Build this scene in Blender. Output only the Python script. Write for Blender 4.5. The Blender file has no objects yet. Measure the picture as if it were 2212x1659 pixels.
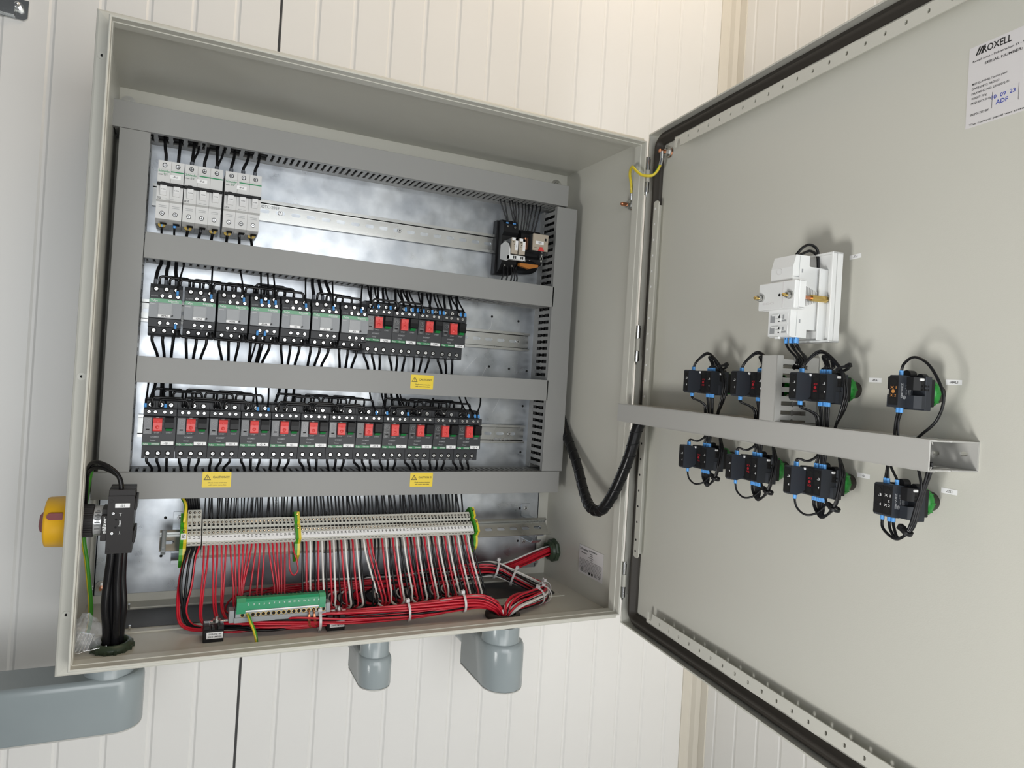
import bpy, math, random
from mathutils import Vector, Matrix
random.seed(7)
SC = bpy.context.scene
COL = SC.collection
K = 0.001            # all modelling below is in millimetres
ZB = 1200.0          # cabinet lip bottom stands 1.2 m above the floor
# ------------------------------------------------------------------ camera
YAW, PIT, ROLL = 0.39399, 0.005774, 0.060617
CAM = (95.45, -861.41, 368.97)
fw = Vector((math.sin(YAW)*math.cos(PIT), math.cos(YAW)*math.cos(PIT), math.sin(PIT)))
rt = Vector((math.cos(YAW), -math.sin(YAW), 0))
up = rt.cross(fw)
R = math.cos(ROLL)*rt + math.sin(ROLL)*up
U = -math.sin(ROLL)*rt + math.cos(ROLL)*up
cd = bpy.data.cameras.new('camera'); cam = bpy.data.objects.new('camera', cd); COL.objects.link(cam)
m = Matrix((R, U, -fw)).transposed().to_4x4()
m.translation = Vector((CAM[0]*K, CAM[1]*K, (CAM[2]+ZB)*K))
cam.matrix_world = m
cd.sensor_width = 36; cd.lens = 1418.07/2212*36
cd.shift_x = (1106-976.81)/2212; cd.shift_y = -(829.5-797.23)/2212
cd.clip_start = 0.01
SC.camera = cam
# ------------------------------------------------------------------ light
SC.view_settings.view_transform = 'Standard'
SC.view_settings.look = 'None'
SC.view_settings.exposure = 0.0
SC.view_settings.gamma = 1.0
SC.view_settings.use_curve_mapping = False
w = bpy.data.worlds.new('world'); SC.world = w; w.use_nodes = True
bg = w.node_tree.nodes['Background']
bg.inputs[0].default_value = (0.86, 0.93, 1.0, 1); bg.inputs[1].default_value = 0.08
def area(name, loc, target, sx, sy, power, col, spread=180):
    l = bpy.data.lights.new(name, 'AREA'); l.shape = 'RECTANGLE'; l.size = sx; l.size_y = sy
    l.energy = power; l.color = col; l.spread = math.radians(spread)
    o = bpy.data.objects.new(name, l); COL.objects.link(o)
    o.location = loc
    d = Vector(target)-Vector(loc)
    o.rotation_euler = d.to_track_quat('-Z', 'Y').to_euler()
    return o
area('low_doorway_daylight', (-1.15, -0.93, 0.62), (0.66, -0.74, 1.48), 0.34, 0.5, 3.9, (1.0, 0.99, 0.965), 64)
area('side_window_daylight', (1.02, -1.75, 1.25), (0.2, 0.2, 1.5), 0.9, 1.8, 20, (1.0, 0.985, 0.955))
area('front_window_daylight', (0.10, -2.1, 1.55), (0.3, -0.1, 1.5), 1.5, 1.3, 11.5, (0.97, 0.99, 1.0), 120)
area('left_fill_light', (-1.4, -2.0, 1.25), (0.66, -1.0, 1.5), 0.9, 1.0, 1.0, (0.98, 0.99, 1.0), 50)  # added soft fill to brighten the door's inner face, not a known window
area('ceiling_lamp', (0.85, -0.2, 3.0), (0.7, 0.24, 1.9), 1.2, 0.4, 6.5, (1.0, 0.78, 0.54))
# ------------------------------------------------------------------ materials
MT = {}
def mat(name, col, rough=0.5, metal=0.0, **k):
    if name in MT: return MT[name]
    m = bpy.data.materials.new(name); m.use_nodes = True; MT[name] = m
    nt = m.node_tree; b = nt.nodes['Principled BSDF']
    b.inputs['Base Color'].default_value = (*col, 1); b.inputs['Roughness'].default_value = rough
    b.inputs['Metallic'].default_value = metal
    if 'alpha' in k: b.inputs['Alpha'].default_value = k['alpha']
    if 'trans' in k: b.inputs['Transmission Weight'].default_value = k['trans']
    if 'coat' in k: b.inputs['Coat Weight'].default_value = k['coat']
    if 'ior' in k: b.inputs['IOR'].default_value = k['ior']
    if 'spec' in k: b.inputs['Specular IOR Level'].default_value = k['spec']
    tc = None
    def noise(scale, detail=3, stretch=None):
        nonlocal tc
        if tc is None: tc = nt.nodes.new('ShaderNodeTexCoord')
        n = nt.nodes.new('ShaderNodeTexNoise'); n.inputs['Scale'].default_value = scale; n.inputs['Detail'].default_value = detail
        if stretch:
            mp = nt.nodes.new('ShaderNodeMapping'); mp.inputs['Scale'].default_value = stretch
            nt.links.new(tc.outputs['Object'], mp.inputs['Vector']); nt.links.new(mp.outputs['Vector'], n.inputs['Vector'])
        else: nt.links.new(tc.outputs['Object'], n.inputs['Vector'])
        return n
    if 'vary' in k:                                   # colour mottling (scale, second colour)
        sc, c2 = k['vary'][:2]
        n = noise(sc, 5, k['vary'][2] if len(k['vary']) > 2 else None)
        r = nt.nodes.new('ShaderNodeValToRGB'); r.color_ramp.elements[0].position = 0.35; r.color_ramp.elements[1].position = 0.68
        r.color_ramp.elements[0].color = (*col, 1); r.color_ramp.elements[1].color = (*c2, 1)
        nt.links.new(n.outputs[0], r.inputs[0]); nt.links.new(r.outputs[0], b.inputs['Base Color'])
    if 'rvary' in k:
        sc, a, c = k['rvary']
        n = noise(sc, 4); mr = nt.nodes.new('ShaderNodeMapRange')
        mr.inputs['From Min'].default_value = 0.3; mr.inputs['From Max'].default_value = 0.7
        mr.inputs['To Min'].default_value = a; mr.inputs['To Max'].default_value = c
        nt.links.new(n.outputs[0], mr.inputs['Value']); nt.links.new(mr.outputs[0], b.inputs['Roughness'])
    if 'bump' in k:
        sc, st, di = k['bump'][:3]
        n = noise(sc, 2, k['bump'][3] if len(k['bump']) > 3 else None); bp = nt.nodes.new('ShaderNodeBump'); bp.inputs['Strength'].default_value = st
        bp.inputs['Distance'].default_value = di
        nt.links.new(n.outputs[0], bp.inputs['Height']); nt.links.new(bp.outputs[0], b.inputs['Normal'])
    return m
mat('cabinet_paint', (0.60, 0.592, 0.53), 0.36, bump=(900, 0.25, 0.0003), rvary=(14, 0.32, 0.42))
mat('wall_paint', (0.83, 0.82, 0.795), 0.38, vary=(1.2, (0.79, 0.78, 0.75)), bump=(500, 0.12, 0.0003))
mat('wall_trim', (0.70, 0.66, 0.58), 0.5, vary=(9, (0.60, 0.56, 0.47), (1, 1, 0.08)))
mat('dark_joint', (0.05, 0.05, 0.05), 0.7)
mat('floor_concrete', (0.24, 0.235, 0.225), 0.8, vary=(3, (0.19, 0.185, 0.175)))
mat('galvanised_steel', (0.60, 0.63, 0.66), 0.36, 0.95, vary=(22, (0.40, 0.43, 0.47)), rvary=(30, 0.25, 0.42), bump=(60, 0.08, 0.001))
mat('rail_steel', (0.55, 0.56, 0.55), 0.24, 1.0, rvary=(8, 0.2, 0.36))
mat('bright_steel', (0.86, 0.87, 0.88), 0.2, 1.0)
mat('nut_steel', (0.62, 0.62, 0.60), 0.3, 1.0)
mat('duct_pvc', (0.30, 0.30, 0.29), 0.42, bump=(40, 0.05, 0.0005, (1, 20, 20)), spec=0.3)
mat('duct_pvc_light', (0.46, 0.455, 0.43), 0.4)
mat('duct_fill', (0.006, 0.006, 0.006), 0.6)
mat('duct_dark', (0.03, 0.03, 0.03), 0.8)
mat('breaker_black', (0.034, 0.036, 0.040), 0.42, bump=(1500, 0.15, 0.0002), spec=0.25)
mat('breaker_face', (0.047, 0.049, 0.053), 0.38, spec=0.25)
mat('deep_black', (0.008, 0.008, 0.009), 0.35, spec=0.25)
mat('hole_black', (0.004, 0.004, 0.004), 0.8)
mat('button_red', (0.72, 0.06, 0.055), 0.35)
mat('handle_red', (0.17, 0.012, 0.012), 0.35)
mat('label_green', (0.012, 0.19, 0.06), 0.4)
mat('flag_green', (0.01, 0.22, 0.05), 0.4)
mat('pale_green', (0.08, 0.30, 0.15), 0.3)
mat('print_white', (0.75, 0.76, 0.76), 0.5)
mat('print_grey', (0.33, 0.34, 0.35), 0.5)
mat('print_black', (0.015, 0.015, 0.015), 0.5)
mat('print_red', (0.45, 0.02, 0.03), 0.5)
mat('print_blue', (0.03, 0.06, 0.40), 0.5)
mat('print_orange', (0.55, 0.24, 0.06), 0.5)
mat('print_green', (0.01, 0.25, 0.09), 0.5)
mat('tag_white', (0.90, 0.90, 0.90), 0.4)
mat('sticker_grey', (0.70, 0.68, 0.68), 0.35)
mat('sticker_yellow', (0.84, 0.62, 0.03), 0.38)
mat('screw_zinc', (0.88, 0.89, 0.89), 0.25, 1.0)
mat('clear_cover', (0.36, 0.38, 0.40), 0.24, 0.0, alpha=0.55, spec=0.45)
mat('clear_window', (0.55, 0.57, 0.58), 0.2, 0.0, alpha=0.35, spec=0.5)
mat('dial_cover', (0.05, 0.053, 0.057), 0.16, 0.0, spec=0.6, bump=(70, 0.35, 0.0006))
mat('mcb_white', (0.66, 0.66, 0.65), 0.42)
mat('mcb_toggle', (0.80, 0.80, 0.80), 0.35)
mat('clip_yellow', (0.40, 0.27, 0.03), 0.5)
mat('terminal_beige', (0.60, 0.59, 0.53), 0.5)
mat('relay_beige', (0.46, 0.40, 0.32), 0.4)
mat('relay_orange', (0.45, 0.16, 0.02), 0.5)
mat('wire_black', (0.009, 0.009, 0.010), 0.27, spec=0.3)
mat('wire_red', (0.55, 0.012, 0.03), 0.3)
mat('wire_white', (0.78, 0.77, 0.73), 0.35)
mat('wire_green', (0.05, 0.30, 0.02), 0.32)
mat('wire_yellow', (0.74, 0.58, 0.04), 0.32)
mat('ferrule_blue', (0.10, 0.36, 0.80), 0.35)
mat('ferrule_grey', (0.10, 0.11, 0.13), 0.5)
mat('ferrule_orange', (0.72, 0.16, 0.03), 0.4)
mat('copper', (0.72, 0.32, 0.18), 0.3, 1.0)
mat('brass', (0.78, 0.56, 0.20), 0.24, 1.0)
mat('knob_yellow', (0.80, 0.44, 0.015), 0.42, bump=(900, 0.2, 0.0002))
mat('switch_black', (0.022, 0.020, 0.020), 0.42, spec=0.25)
mat('collar_label', (0.55, 0.56, 0.57), 0.15, 0.3)
mat('gland_green', (0.035, 0.055, 0.032), 0.38)
mat('conduit_grey', (0.27, 0.31, 0.32), 0.22, vary=(7, (0.30, 0.34, 0.35)))
mat('busbar_green', (0.015, 0.27, 0.12), 0.3)
mat('busbar_grey', (0.30, 0.32, 0.33), 0.4, 0.2)
mat('tie_clear', (0.72, 0.70, 0.70), 0.3, alpha=0.85)
mat('bag_plastic', (0.9, 0.92, 0.95), 0.06, alpha=0.20, spec=1.0, bump=(60, 1.0, 0.006))
mat('gasket_black', (0.042, 0.037, 0.031), 0.5, spec=0.3)
mat('unit_grey', (0.030, 0.034, 0.042), 0.42, spec=0.3)
mat('unit_black', (0.014, 0.014, 0.015), 0.45, spec=0.25)
mat('ring_green', (0.01, 0.24, 0.025), 0.32)
mat('thermostat_white', (0.80, 0.81, 0.80), 0.38)
mat('entry_plate', (0.05, 0.05, 0.052), 0.5, vary=(12, (0.085, 0.085, 0.085)), spec=0.3)
# ------------------------------------------------------------------ mesh builder
TH = -0.1017407
DD = Vector((math.sin(TH), -math.cos(TH), 0)); NN = Vector((math.cos(TH), math.sin(TH), 0))
R0 = Vector((774.33, -88.13, 0))
def door(s, n, z): return R0 + DD*s + NN*n + Vector((0, 0, z))
def cat(pts, n=6):
    P = [Vector(p) for p in pts]
    if len(P) < 3: return P
    out = []
    for i in range(len(P)-1):
        p0 = P[i-1] if i else P[0]*2-P[1]
        p1, p2 = P[i], P[i+1]
        p3 = P[i+2] if i+2 < len(P) else P[-1]*2-P[-2]
        for k in range(n):
            t = k/n
            out.append(0.5*((2*p1)+(p2-p0)*t+(2*p0-5*p1+4*p2-p3)*t*t+(3*p1-p0-3*p2+p3)*t**3))
    out.append(P[-1]); return out
TXT = {}
def text_mesh(s):
    if s in TXT: return TXT[s]
    c = bpy.data.curves.new('t', 'FONT'); c.body = s; c.size = 1.0; c.resolution_u = 2; c.offset = 0.018; c.fill_mode = 'FRONT'
    o = bpy.data.objects.new('t', c); me = o.to_mesh()
    v = [(p.co.x, p.co.y) for p in me.vertices]; f = [tuple(p.vertices) for p in me.polygons]
    o.to_mesh_clear(); bpy.data.objects.remove(o); bpy.data.curves.remove(c)
    if v:
        x0 = min(p[0] for p in v); x1 = max(p[0] for p in v)
        y0 = min(p[1] for p in v); y1 = max(p[1] for p in v)
    else: x0 = x1 = y0 = y1 = 0
    TXT[s] = (v, f, x0, x1, y0, y1); return TXT[s]
class M:
    def __init__(s, *mats, frame=None):
        s.v = []; s.f = []; s.mi = []; s.sm = []; s.mats = list(mats); s.frame = frame
    def mi_(s, m):
        if m is None: return 0
        if isinstance(m, int): return m
        if m not in s.mats: s.mats.append(m)
        return s.mats.index(m)
    def add(s, vs, fs, m=0, smooth=False):
        o = len(s.v); s.v += [tuple(p) for p in vs]; mi = s.mi_(m)
        for f in fs: s.f.append([i+o for i in f]); s.mi.append(mi); s.sm.append(smooth)
        return s
    def box(s, x0, x1, y0, y1, z0, z1, m=0, b=0):
        if x1 < x0: x0, x1 = x1, x0
        if y1 < y0: y0, y1 = y1, y0
        if z1 < z0: z0, z1 = z1, z0
        b = min(b, (x1-x0)*.45, (y1-y0)*.45, (z1-z0)*.45)
        if b <= 0:
            vs = [(x, y, z) for x in (x0, x1) for y in (y0, y1) for z in (z0, z1)]
            return s.add(vs, [(0, 1, 3, 2), (4, 6, 7, 5), (0, 4, 5, 1), (2, 3, 7, 6), (0, 2, 6, 4), (1, 5, 7, 3)], m)
        vs = []; idx = {}
        for ix, x in enumerate((x0, x1)):
            for iy, y in enumerate((y0, y1)):
                for iz, z in enumerate((z0, z1)):
                    sx, sy, sz = (1-2*ix)*b, (1-2*iy)*b, (1-2*iz)*b
                    idx[ix, iy, iz] = len(vs)
                    vs += [(x, y+sy, z+sz), (x+sx, y, z+sz), (x+sx, y+sy, z)]
        g = lambda a, c, d, k: idx[a, c, d]+k
        fs = []
        for q in (0, 1):
            fs.append([g(q, 0, 0, 0), g(q, 0, 1, 0), g(q, 1, 1, 0), g(q, 1, 0, 0)])
            fs.append([g(0, q, 0, 1), g(0, q, 1, 1), g(1, q, 1, 1), g(1, q, 0, 1)])
            fs.append([g(0, 0, q, 2), g(0, 1, q, 2), g(1, 1, q, 2), g(1, 0, q, 2)])
            for r in (0, 1):
                fs.append([g(q, r, 0, 0), g(q, r, 1, 0), g(q, r, 1, 1), g(q, r, 0, 1)])
                fs.append([g(q, 0, r, 0), g(q, 1, r, 0), g(q, 1, r, 2), g(q, 0, r, 2)])
                fs.append([g(0, q, r, 1), g(1, q, r, 1), g(1, q, r, 2), g(0, q, r, 2)])
                for t in (0, 1): fs.append([g(q, r, t, 0), g(q, r, t, 1), g(q, r, t, 2)])
        return s.add(vs, fs, m)
    def prism(s, pts, ax, a, b, m=0, smooth=False):
        n = len(pts)
        def mk(p, h): return {'x': (h, p[0], p[1]), 'y': (p[0], h, p[1]), 'z': (p[0], p[1], h)}[ax]
        vs = [mk(p, a) for p in pts]+[mk(p, b) for p in pts]
        s.add(vs, [list(range(n)), list(range(n, 2*n))], m)
        s.add(vs, [[i, (i+1) % n, (i+1) % n+n, i+n] for i in range(n)], m, smooth); return s
    def slots(s, ax, u0, u1, v0, v1, a, b, sl, m=0):
        """plate from u0..u1, v0..v1 with rounded slots (uc, vc, w, h) sorted along u"""
        if not sl: return s.prism([(u0, v0), (u1, v0), (u1, v1), (u0, v1)], ax, a, b, m)
        ed = [u0]+[(sl[i][0]+sl[i+1][0])/2 for i in range(len(sl)-1)]+[u1]
        for i, (uc, vc, w, h) in enumerate(sl):
            l, r = ed[i], ed[i+1]; rr = min(w, h)/2
            for sg, ve in ((1, v1), (-1, v0)):
                arc = []
                for k in range(0, 9):
                    t = math.pi*k/8
                    dx, dz = -math.cos(t), math.sin(t)
                    ox = (w/2-rr)*(1 if dx > 1e-6 else -1 if dx < -1e-6 else 0)
                    if abs(dx) <= 1e-6:
                        arc.append((uc-(w/2-rr), vc+sg*(h/2))); arc.append((uc+(w/2-rr), vc+sg*(h/2)))
                    else: arc.append((uc+ox+dx*rr, vc+sg*(dz*rr+(h/2-rr)*(1 if dz > 1e-6 else 0))))
                pts = [(l, vc)]+arc+[(r, vc), (r, ve), (l, ve)]
                s.prism(pts, ax, a, b, m)
        return s
    def cyl(s, p0, p1, r, m=0, n=16, r2=None, cap=True, smooth=True, ph=0):
        p0, p1 = Vector(p0), Vector(p1); r2 = r if r2 is None else r2
        d = (p1-p0).normalized(); a = d.orthogonal().normalized(); c = d.cross(a)
        vs = []
        for p, q in ((p0, r), (p1, r2)):
            vs += [p+(a*math.cos(2*math.pi*i/n+ph)+c*math.sin(2*math.pi*i/n+ph))*q for i in range(n)]
        s.add(vs, [[i, (i+1) % n, (i+1) % n+n, i+n] for i in range(n)], m, smooth)
        if cap: s.add(vs, [list(range(n)), list(range(n, 2*n))], m)
        return s
    def ring(s, p0, p1, ro, ri, m=0, n=24):
        p0, p1 = Vector(p0), Vector(p1); d = (p1-p0).normalized(); a = d.orthogonal().normalized(); c = d.cross(a)
        vs = []
        for p, q in ((p0, ri), (p0, ro), (p1, ro), (p1, ri)):
            vs += [p+(a*math.cos(2*math.pi*i/n)+c*math.sin(2*math.pi*i/n))*q for i in range(n)]
        for k in range(4):
            k2 = (k+1) % 4
            s.add(vs, [[i+k*n, (i+1) % n+k*n, (i+1) % n+k2*n, i+k2*n] for i in range(n)], m, k in (1, 3))
        return s
    def tube(s, pts, r, m=0, n=8, sm=5, cap=True, m2=None, twist=0.0):
        P = cat(pts, sm) if sm else [Vector(p) for p in pts]
        d = (P[1]-P[0]).normalized(); a = d.orthogonal().normalized(); vs = []
        for i, p in enumerate(P):
            q = (P[min(i+1, len(P)-1)]-P[max(i-1, 0)])
            if q.length < 1e-9: q = d
            q = q.normalized(); a = (a-q*a.dot(q)).normalized(); c = q.cross(a); tw = twist*i
            vs += [p+(a*math.cos(2*math.pi*k/n+tw)+c*math.sin(2*math.pi*k/n+tw))*r for k in range(n)]
        fa, fb = [], []
        for i in range(len(P)-1):
            for k in range(n):
                (fa if (m2 is None or k < n*0.6) else fb).append([i*n+k, i*n+(k+1) % n, (i+1)*n+(k+1) % n, (i+1)*n+k])
        o = len(s.v)
        s.add(vs, fa, m, True)
        for f in fb: s.f.append([i+o for i in f]); s.mi.append(s.mi_(m2)); s.sm.append(True)
        if cap:
            L = len(P)-1
            for f in (list(range(n)), list(range(L*n, L*n+n))): s.f.append([i+o for i in f]); s.mi.append(s.mi_(m)); s.sm.append(False)
        return s
    def lathe(s, prof, o, ax=(0, 0, 1), m=0, n=24, smooth=True):
        o = Vector(o); d = Vector(ax).normalized(); a = d.orthogonal().normalized(); c = d.cross(a); vs = []
        for r, h in prof: vs += [o+d*h+(a*math.cos(2*math.pi*i/n)+c*math.sin(2*math.pi*i/n))*r for i in range(n)]
        return s.add(vs, [[i+k*n, (i+1) % n+k*n, (i+1) % n+(k+1)*n, i+(k+1)*n] for k in range(len(prof)-1) for i in range(n)], m, smooth)
    def text(s, st, o, size, m, u=(1, 0, 0), v=(0, 0, 1), al='c', w=None):
        """flat print; o = centre (or left) of the line, size = cap height in mm, w = forced width"""
        vs, fs, x0, x1, y0, y1 = text_mesh(st)
        if not vs: return s
        k = size/max(y1-y0, .01) if st.strip() in '-' else size/0.72
        kx = k if w is None else w/max(x1-x0, .01)
        o, u, v = Vector(o), Vector(u).normalized(), Vector(v).normalized()
        cx = (x0+x1)/2 if al == 'c' else x0
        s.add([o+u*((p[0]-cx)*kx)+v*((p[1]-0.35)*k) for p in vs], fs, m); return s
    def build(s, name, parent=None, loc=None):
        loc = Vector(loc) if loc is not None else Vector(parent['o_']) if parent is not None else None
        vs = [door(*p) for p in s.v] if s.frame == 'door' else [Vector(p) for p in s.v]
        if loc is None:
            xs = [p.x for p in vs]; ys = [p.y for p in vs]; zs = [p.z for p in vs]
            loc = Vector(((min(xs)+max(xs))/2, (min(ys)+max(ys))/2, min(zs)))
        me = bpy.data.meshes.new(name)
        me.from_pydata([tuple((p-loc)*K) for p in vs], [], s.f)
        for mm in s.mats: me.materials.append(MT[mm])
        me.polygons.foreach_set('material_index', s.mi); me.polygons.foreach_set('use_smooth', s.sm)
        me.update()
        o = bpy.data.objects.new(name, me); COL.objects.link(o)
        if parent is not None:
            o.parent = parent
            rootloc = Vector(parent['o_'])
            o.location = (loc-rootloc)*K
        else:
            o.location = Vector((loc.x, loc.y, loc.z+ZB))*K
        o['o_'] = tuple(loc)
        return o
def thing(name, loc, label, category, group=None):
    o = bpy.data.objects.new(name, None); COL.objects.link(o); o.empty_display_size = 0.01
    loc = Vector(loc); o.location = Vector((loc.x, loc.y, loc.z+ZB))*K; o['o_'] = tuple(loc)
    return tag(o, label, category, group)
def tag(o, label, category, group=None, kind=None):
    if label: o['label'] = label
    if category: o['category'] = category
    if group: o['group'] = group
    if kind: o['kind'] = kind
    return o
def kids(o): return [c for c in ALL() if c.parent == o]
def ALL(): return list(COL.objects)
def copy_tree(root, d, label=None, group=None):
    ch = {}
    for c in ALL():
        if c.parent is not None: ch.setdefault(c.parent, []).append(c)
    def rec(o, par):
        c = o.copy(); COL.objects.link(c)
        if par is not None: c.parent = par
        for k in ch.get(o, []): rec(k, c)
        return c
    r = rec(root, None); r.location = root.location+Vector(d)*K
    r['o_'] = tuple(Vector(root['o_'])+Vector(d))
    for c in ALL():
        if c.parent == r: c['o_'] = tuple(Vector(c['o_'])+Vector(d))
    if label: r['label'] = label
    if group: r['group'] = group
    return r
ORD = ['first', 'second', 'third', 'fourth', 'fifth', 'sixth', 'seventh', 'eighth', 'ninth', 'tenth', 'eleventh', 'twelfth']
def screw(mb, x, y, z, r, ax=(0, -1, 0), m='screw_zinc', hole='hole_black', deep=0.0, cup=1.35):
    """screw head in a black cup: head disc with a cross slot"""
    d = Vector(ax); p = Vector((x, y, z))
    mb.cyl(p+d*0.02, p+d*0.12, r*cup, hole, 14, smooth=False)
    mb.cyl(p+d*0.1, p+d*0.6, r, m, 12, r2=r*0.82)
    mb.cyl(p+d*0.58, p+d*0.66, r*0.46, hole, 8, smooth=False); mb.cyl(p+d*0.6, p+d*0.75, r*0.2, m, 6)
    a = d.orthogonal().normalized(); c = d.cross(a); an = (x*7.3+z*3.1) % 3.0
    e = a*math.cos(an)+c*math.sin(an); g = d.cross(e)
    for q in (e, g):
        h = d.cross(q)
        vs = [p+d*0.64+q*(sx*r*0.62)+h*(sy*r*0.13) for sx, sy in ((-1, -1), (1, -1), (1, 1), (-1, 1))]
        mb.add(vs, [(0, 1, 2, 3)], hole)
# ================================================================== the room
def struct(o, label=None, category=None):
    o['kind'] = 'structure'
    if label: o['label'] = label
    if category: o['category'] = category
    return o
WY = 258.0; WX = 1188.0
def groove_line(a, b, grooves, deep):
    """front line of a wall: list of (u, d) where d = depth behind the face"""
    out = [(a, 0)]
    for g, wd, dp in grooves: out += [(g-wd/2, 0), (g-wd*0.18, dp), (g+wd*0.18, dp), (g+wd/2, 0)]
    out.append((b, 0)); return out
gr = []
g = 22.6-63.7*40
while g < 1150:
    if abs(g-217) > 20: gr.append((g, 10, 2.2))
    g += 63.7
gr.append((217, 4.5, 9)); gr.sort()
L = groove_line(-2500, WX, gr, 1)
mb = M('wall_paint'); mb.prism([(u, WY+d) for u, d in L]+[(WX, WY+60), (-2500, WY+60)], 'z', -ZB, 1500)
struct(mb.build('wall_back'), 'cream sandwich panel wall with fine vertical grooves behind the cabinet', 'wall')
mb = M('dark_joint'); mb.box(215.4, 218.6, WY+3.0, WY+9.5, -ZB, 1500)
struct(mb.build('trim_1'), 'dark vertical joint between two wall panels', 'trim')
gr = []
g = 144-53.5*60
while g < 200: gr.append((g, 8, 1.8)); g += 53.5
L = groove_line(-3000, WY, gr, 1)
mb = M('wall_paint'); mb.prism([(WX+d, u) for u, d in L]+[(WX+60, WY), (WX+60, -3000)], 'z', -ZB, 1500)
struct(mb.build('wall_right'), 'cream grooved panel wall to the right beyond the open door', 'wall')
mb = M('wall_trim'); mb.prism([(1150, WY), (1150, WY-2), (1168, WY-4), (1178, WY-9), (1183, WY-18), (1185.5, WY-36), (1188, WY-36), (1188, WY)], 'z', -ZB, 1500, smooth=False)
mb.prism([(1171, WY-4.6), (1176, WY-8.8), (1183.5, WY-15), (1183, WY-21), (1176, WY-14)], 'z', -ZB, 1500)
struct(mb.build('trim_2'), 'beige corner moulding where the two panel walls meet', 'trim')
mb = M('floor_concrete'); mb.box(-2500, WX, -4200, WY, -ZB-50, -ZB); struct(mb.build('floor'), 'plain grey concrete floor below the cabinet', 'floor')

# ================================================================== enclosure
CW, CH = 766.8, 757.7          # lip opening
cab = thing('electrical_enclosure', (383, 254, -19), 'large light grey steel wall enclosure with its door swung open, full of control gear', 'electrical cabinet')
prof = [(12.2, 253), (12.2, 42), (19.3, 40), (19.3, 32), (18.6, 29.6), (16.5, 28.3), (4, 26.6), (2.8, 25.2), (2.8, 1.2), (2.0, 0.2), (0.9, 0.0), (0, 0.8), (0, 11), (-0.9, 11.8), (-0.9, 25.5), (0.4, 27), (0.4, 28.2), (10.5, 29.4), (10.5, 253)]
mb = M('cabinet_paint')
cor = [(0, 0, -1, -1), (CW, 0, 1, -1), (CW, CH, 1, 1), (0, CH, -1, 1)]
vs = [(cx+sx*p, y, cz+sz*p) for cx, cz, sx, sz in cor for p, y in prof]
n = len(prof)
mb.add(vs, [[c*n+i, c*n+(i+1) % n, ((c+1) % 4)*n+(i+1) % n, ((c+1) % 4)*n+i] for c in range(4) for i in range(n)])
mb.box(-12.2, CW+12.2, 250, 254, -12.2, CH+12.2)
# mitre lines of the folded rim, welded seams
body = mb.build('body', cab)
mb = M('entry_plate'); mb.prism([(24, 141), (730, 133), (735, 140), (735, 203), (728, 210), (27, 210), (22, 205), (20, 146)], 'z', -11.2, -9.3)
mb.build('cable_entry_plate', cab)
mb = M('cabinet_paint', 'bright_steel')   # pressed frame round the entry plate and its studs
mb.box(14, 744, 122, 124.5, -11.6, -9.0, b=.8); mb.box(14, 744, 218, 220, -11.6, -9.0, b=.8); mb.box(742, 744.5, 122, 220, -11.6, -9.0, b=.8)
for x in (48, 300, 520, 700):
    mb.cyl((x+6, 132, -11), (x+6, 132, -3), 1.6, 'bright_steel', 8); mb.cyl((x, 214, -11), (x, 214, -2), 1.6, 'bright_steel', 8)
mb.build('entry_plate_frame', cab)
for z, nm in ((704, 'upper'), (331, 'middle'), (51, 'lower')):
    pass
def XZ_rim(x, z):
    mb = M('cabinet_paint', 'hole_black'); mb.ring((x, 29.2, z), (x, 26.8, z), 4.6, 1.7, 'cabinet_paint', 20); mb.cyl((x, 29, z), (x, 27.4, z), 1.8, 'hole_black', 12); return mb
for z in (721, 338, 55): XZ_rim(-10.5, z).build('rim_screw_plug', cab)
# wall nuts inside
def nut(x, y, z, ax, cop=True, r=7, name='mounting_nut'):
    mb = M('nut_steel', 'copper'); d = Vector(ax); p = Vector((x, y, z))
    mb.cyl(p, p+d*1.5, r*1.55, 'nut_steel', 24); mb.cyl(p+d*1.5, p+d*6.5, r*.9, 'nut_steel', 6, smooth=False)
    mb.cyl(p+d*6.5, p+d*14, r*.5, 'copper' if cop else 'nut_steel', 12, r2=r*.4); return mb.build(name, cab)
nut(-7, 250, 11, (0, -1, 0), False); nut(2, 250, 746, (0, -1, 0), False); nut(769-16, 250, 746, (0, -1, 0), False); nut(752, 250, 14, (0, -1, 0), False)
nut(8, 238, 19, (0, -1, 0), True, 5.5)
# printed data sticker on the right inner wall
mb = M('sticker_grey', 'print_black')
X_ = 776.8
def wl(y, z): return (X_-0.7, y, z)
mb.box(X_-.5, X_, 60.5, 132, 28, 77)
uu, vv = (0, -1, 0), (0, 0, 1)
mb.text('Schneider', wl(117, 71.5), 4.2, 'print_black', uu, vv, w=25); mb.text('Electric', wl(116, 65.5), 2.8, 'print_black', uu, vv, w=17)
mb.text('NSYCRN88250', wl(91, 72.5), 2.6, 'print_black', uu, vv, w=24)
for i, t in enumerate(('Spacial', 'IP66 IK10', 'Made in France', 'RAL7035')): mb.text(t, wl(95, 67.5-3.4*i), 1.7, 'print_black', uu, vv)
for i in range(9): mb.text('the enclosure shall be installed by qualified personnel only refer to the manual'[i*3:i*3+52], wl(96, 54-2.3*i), 1.2, 'print_black', uu, vv, w=66)
mb.text('UL 50E Type 4 12', wl(116, 33), 2, 'print_black', uu, vv); mb.text('CE', wl(70, 34), 3.6, 'print_black', uu, vv); mb.text('EAC', wl(79, 33.5), 3, 'print_black', uu, vv)
mb.ring((X_-.6, 121, 37.5), (X_-.7, 121, 37.5), 3.4, 2.8, 'print_black'); mb.text('UL', wl(121, 37.5), 2.6, 'print_black', uu, vv)
for y, r in ((98, 2.6), (90, 2.6)): mb.cyl((X_-.6, y, 33.5), (X_-.7, y, 33.5), r, 'print_black', 16)
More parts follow.
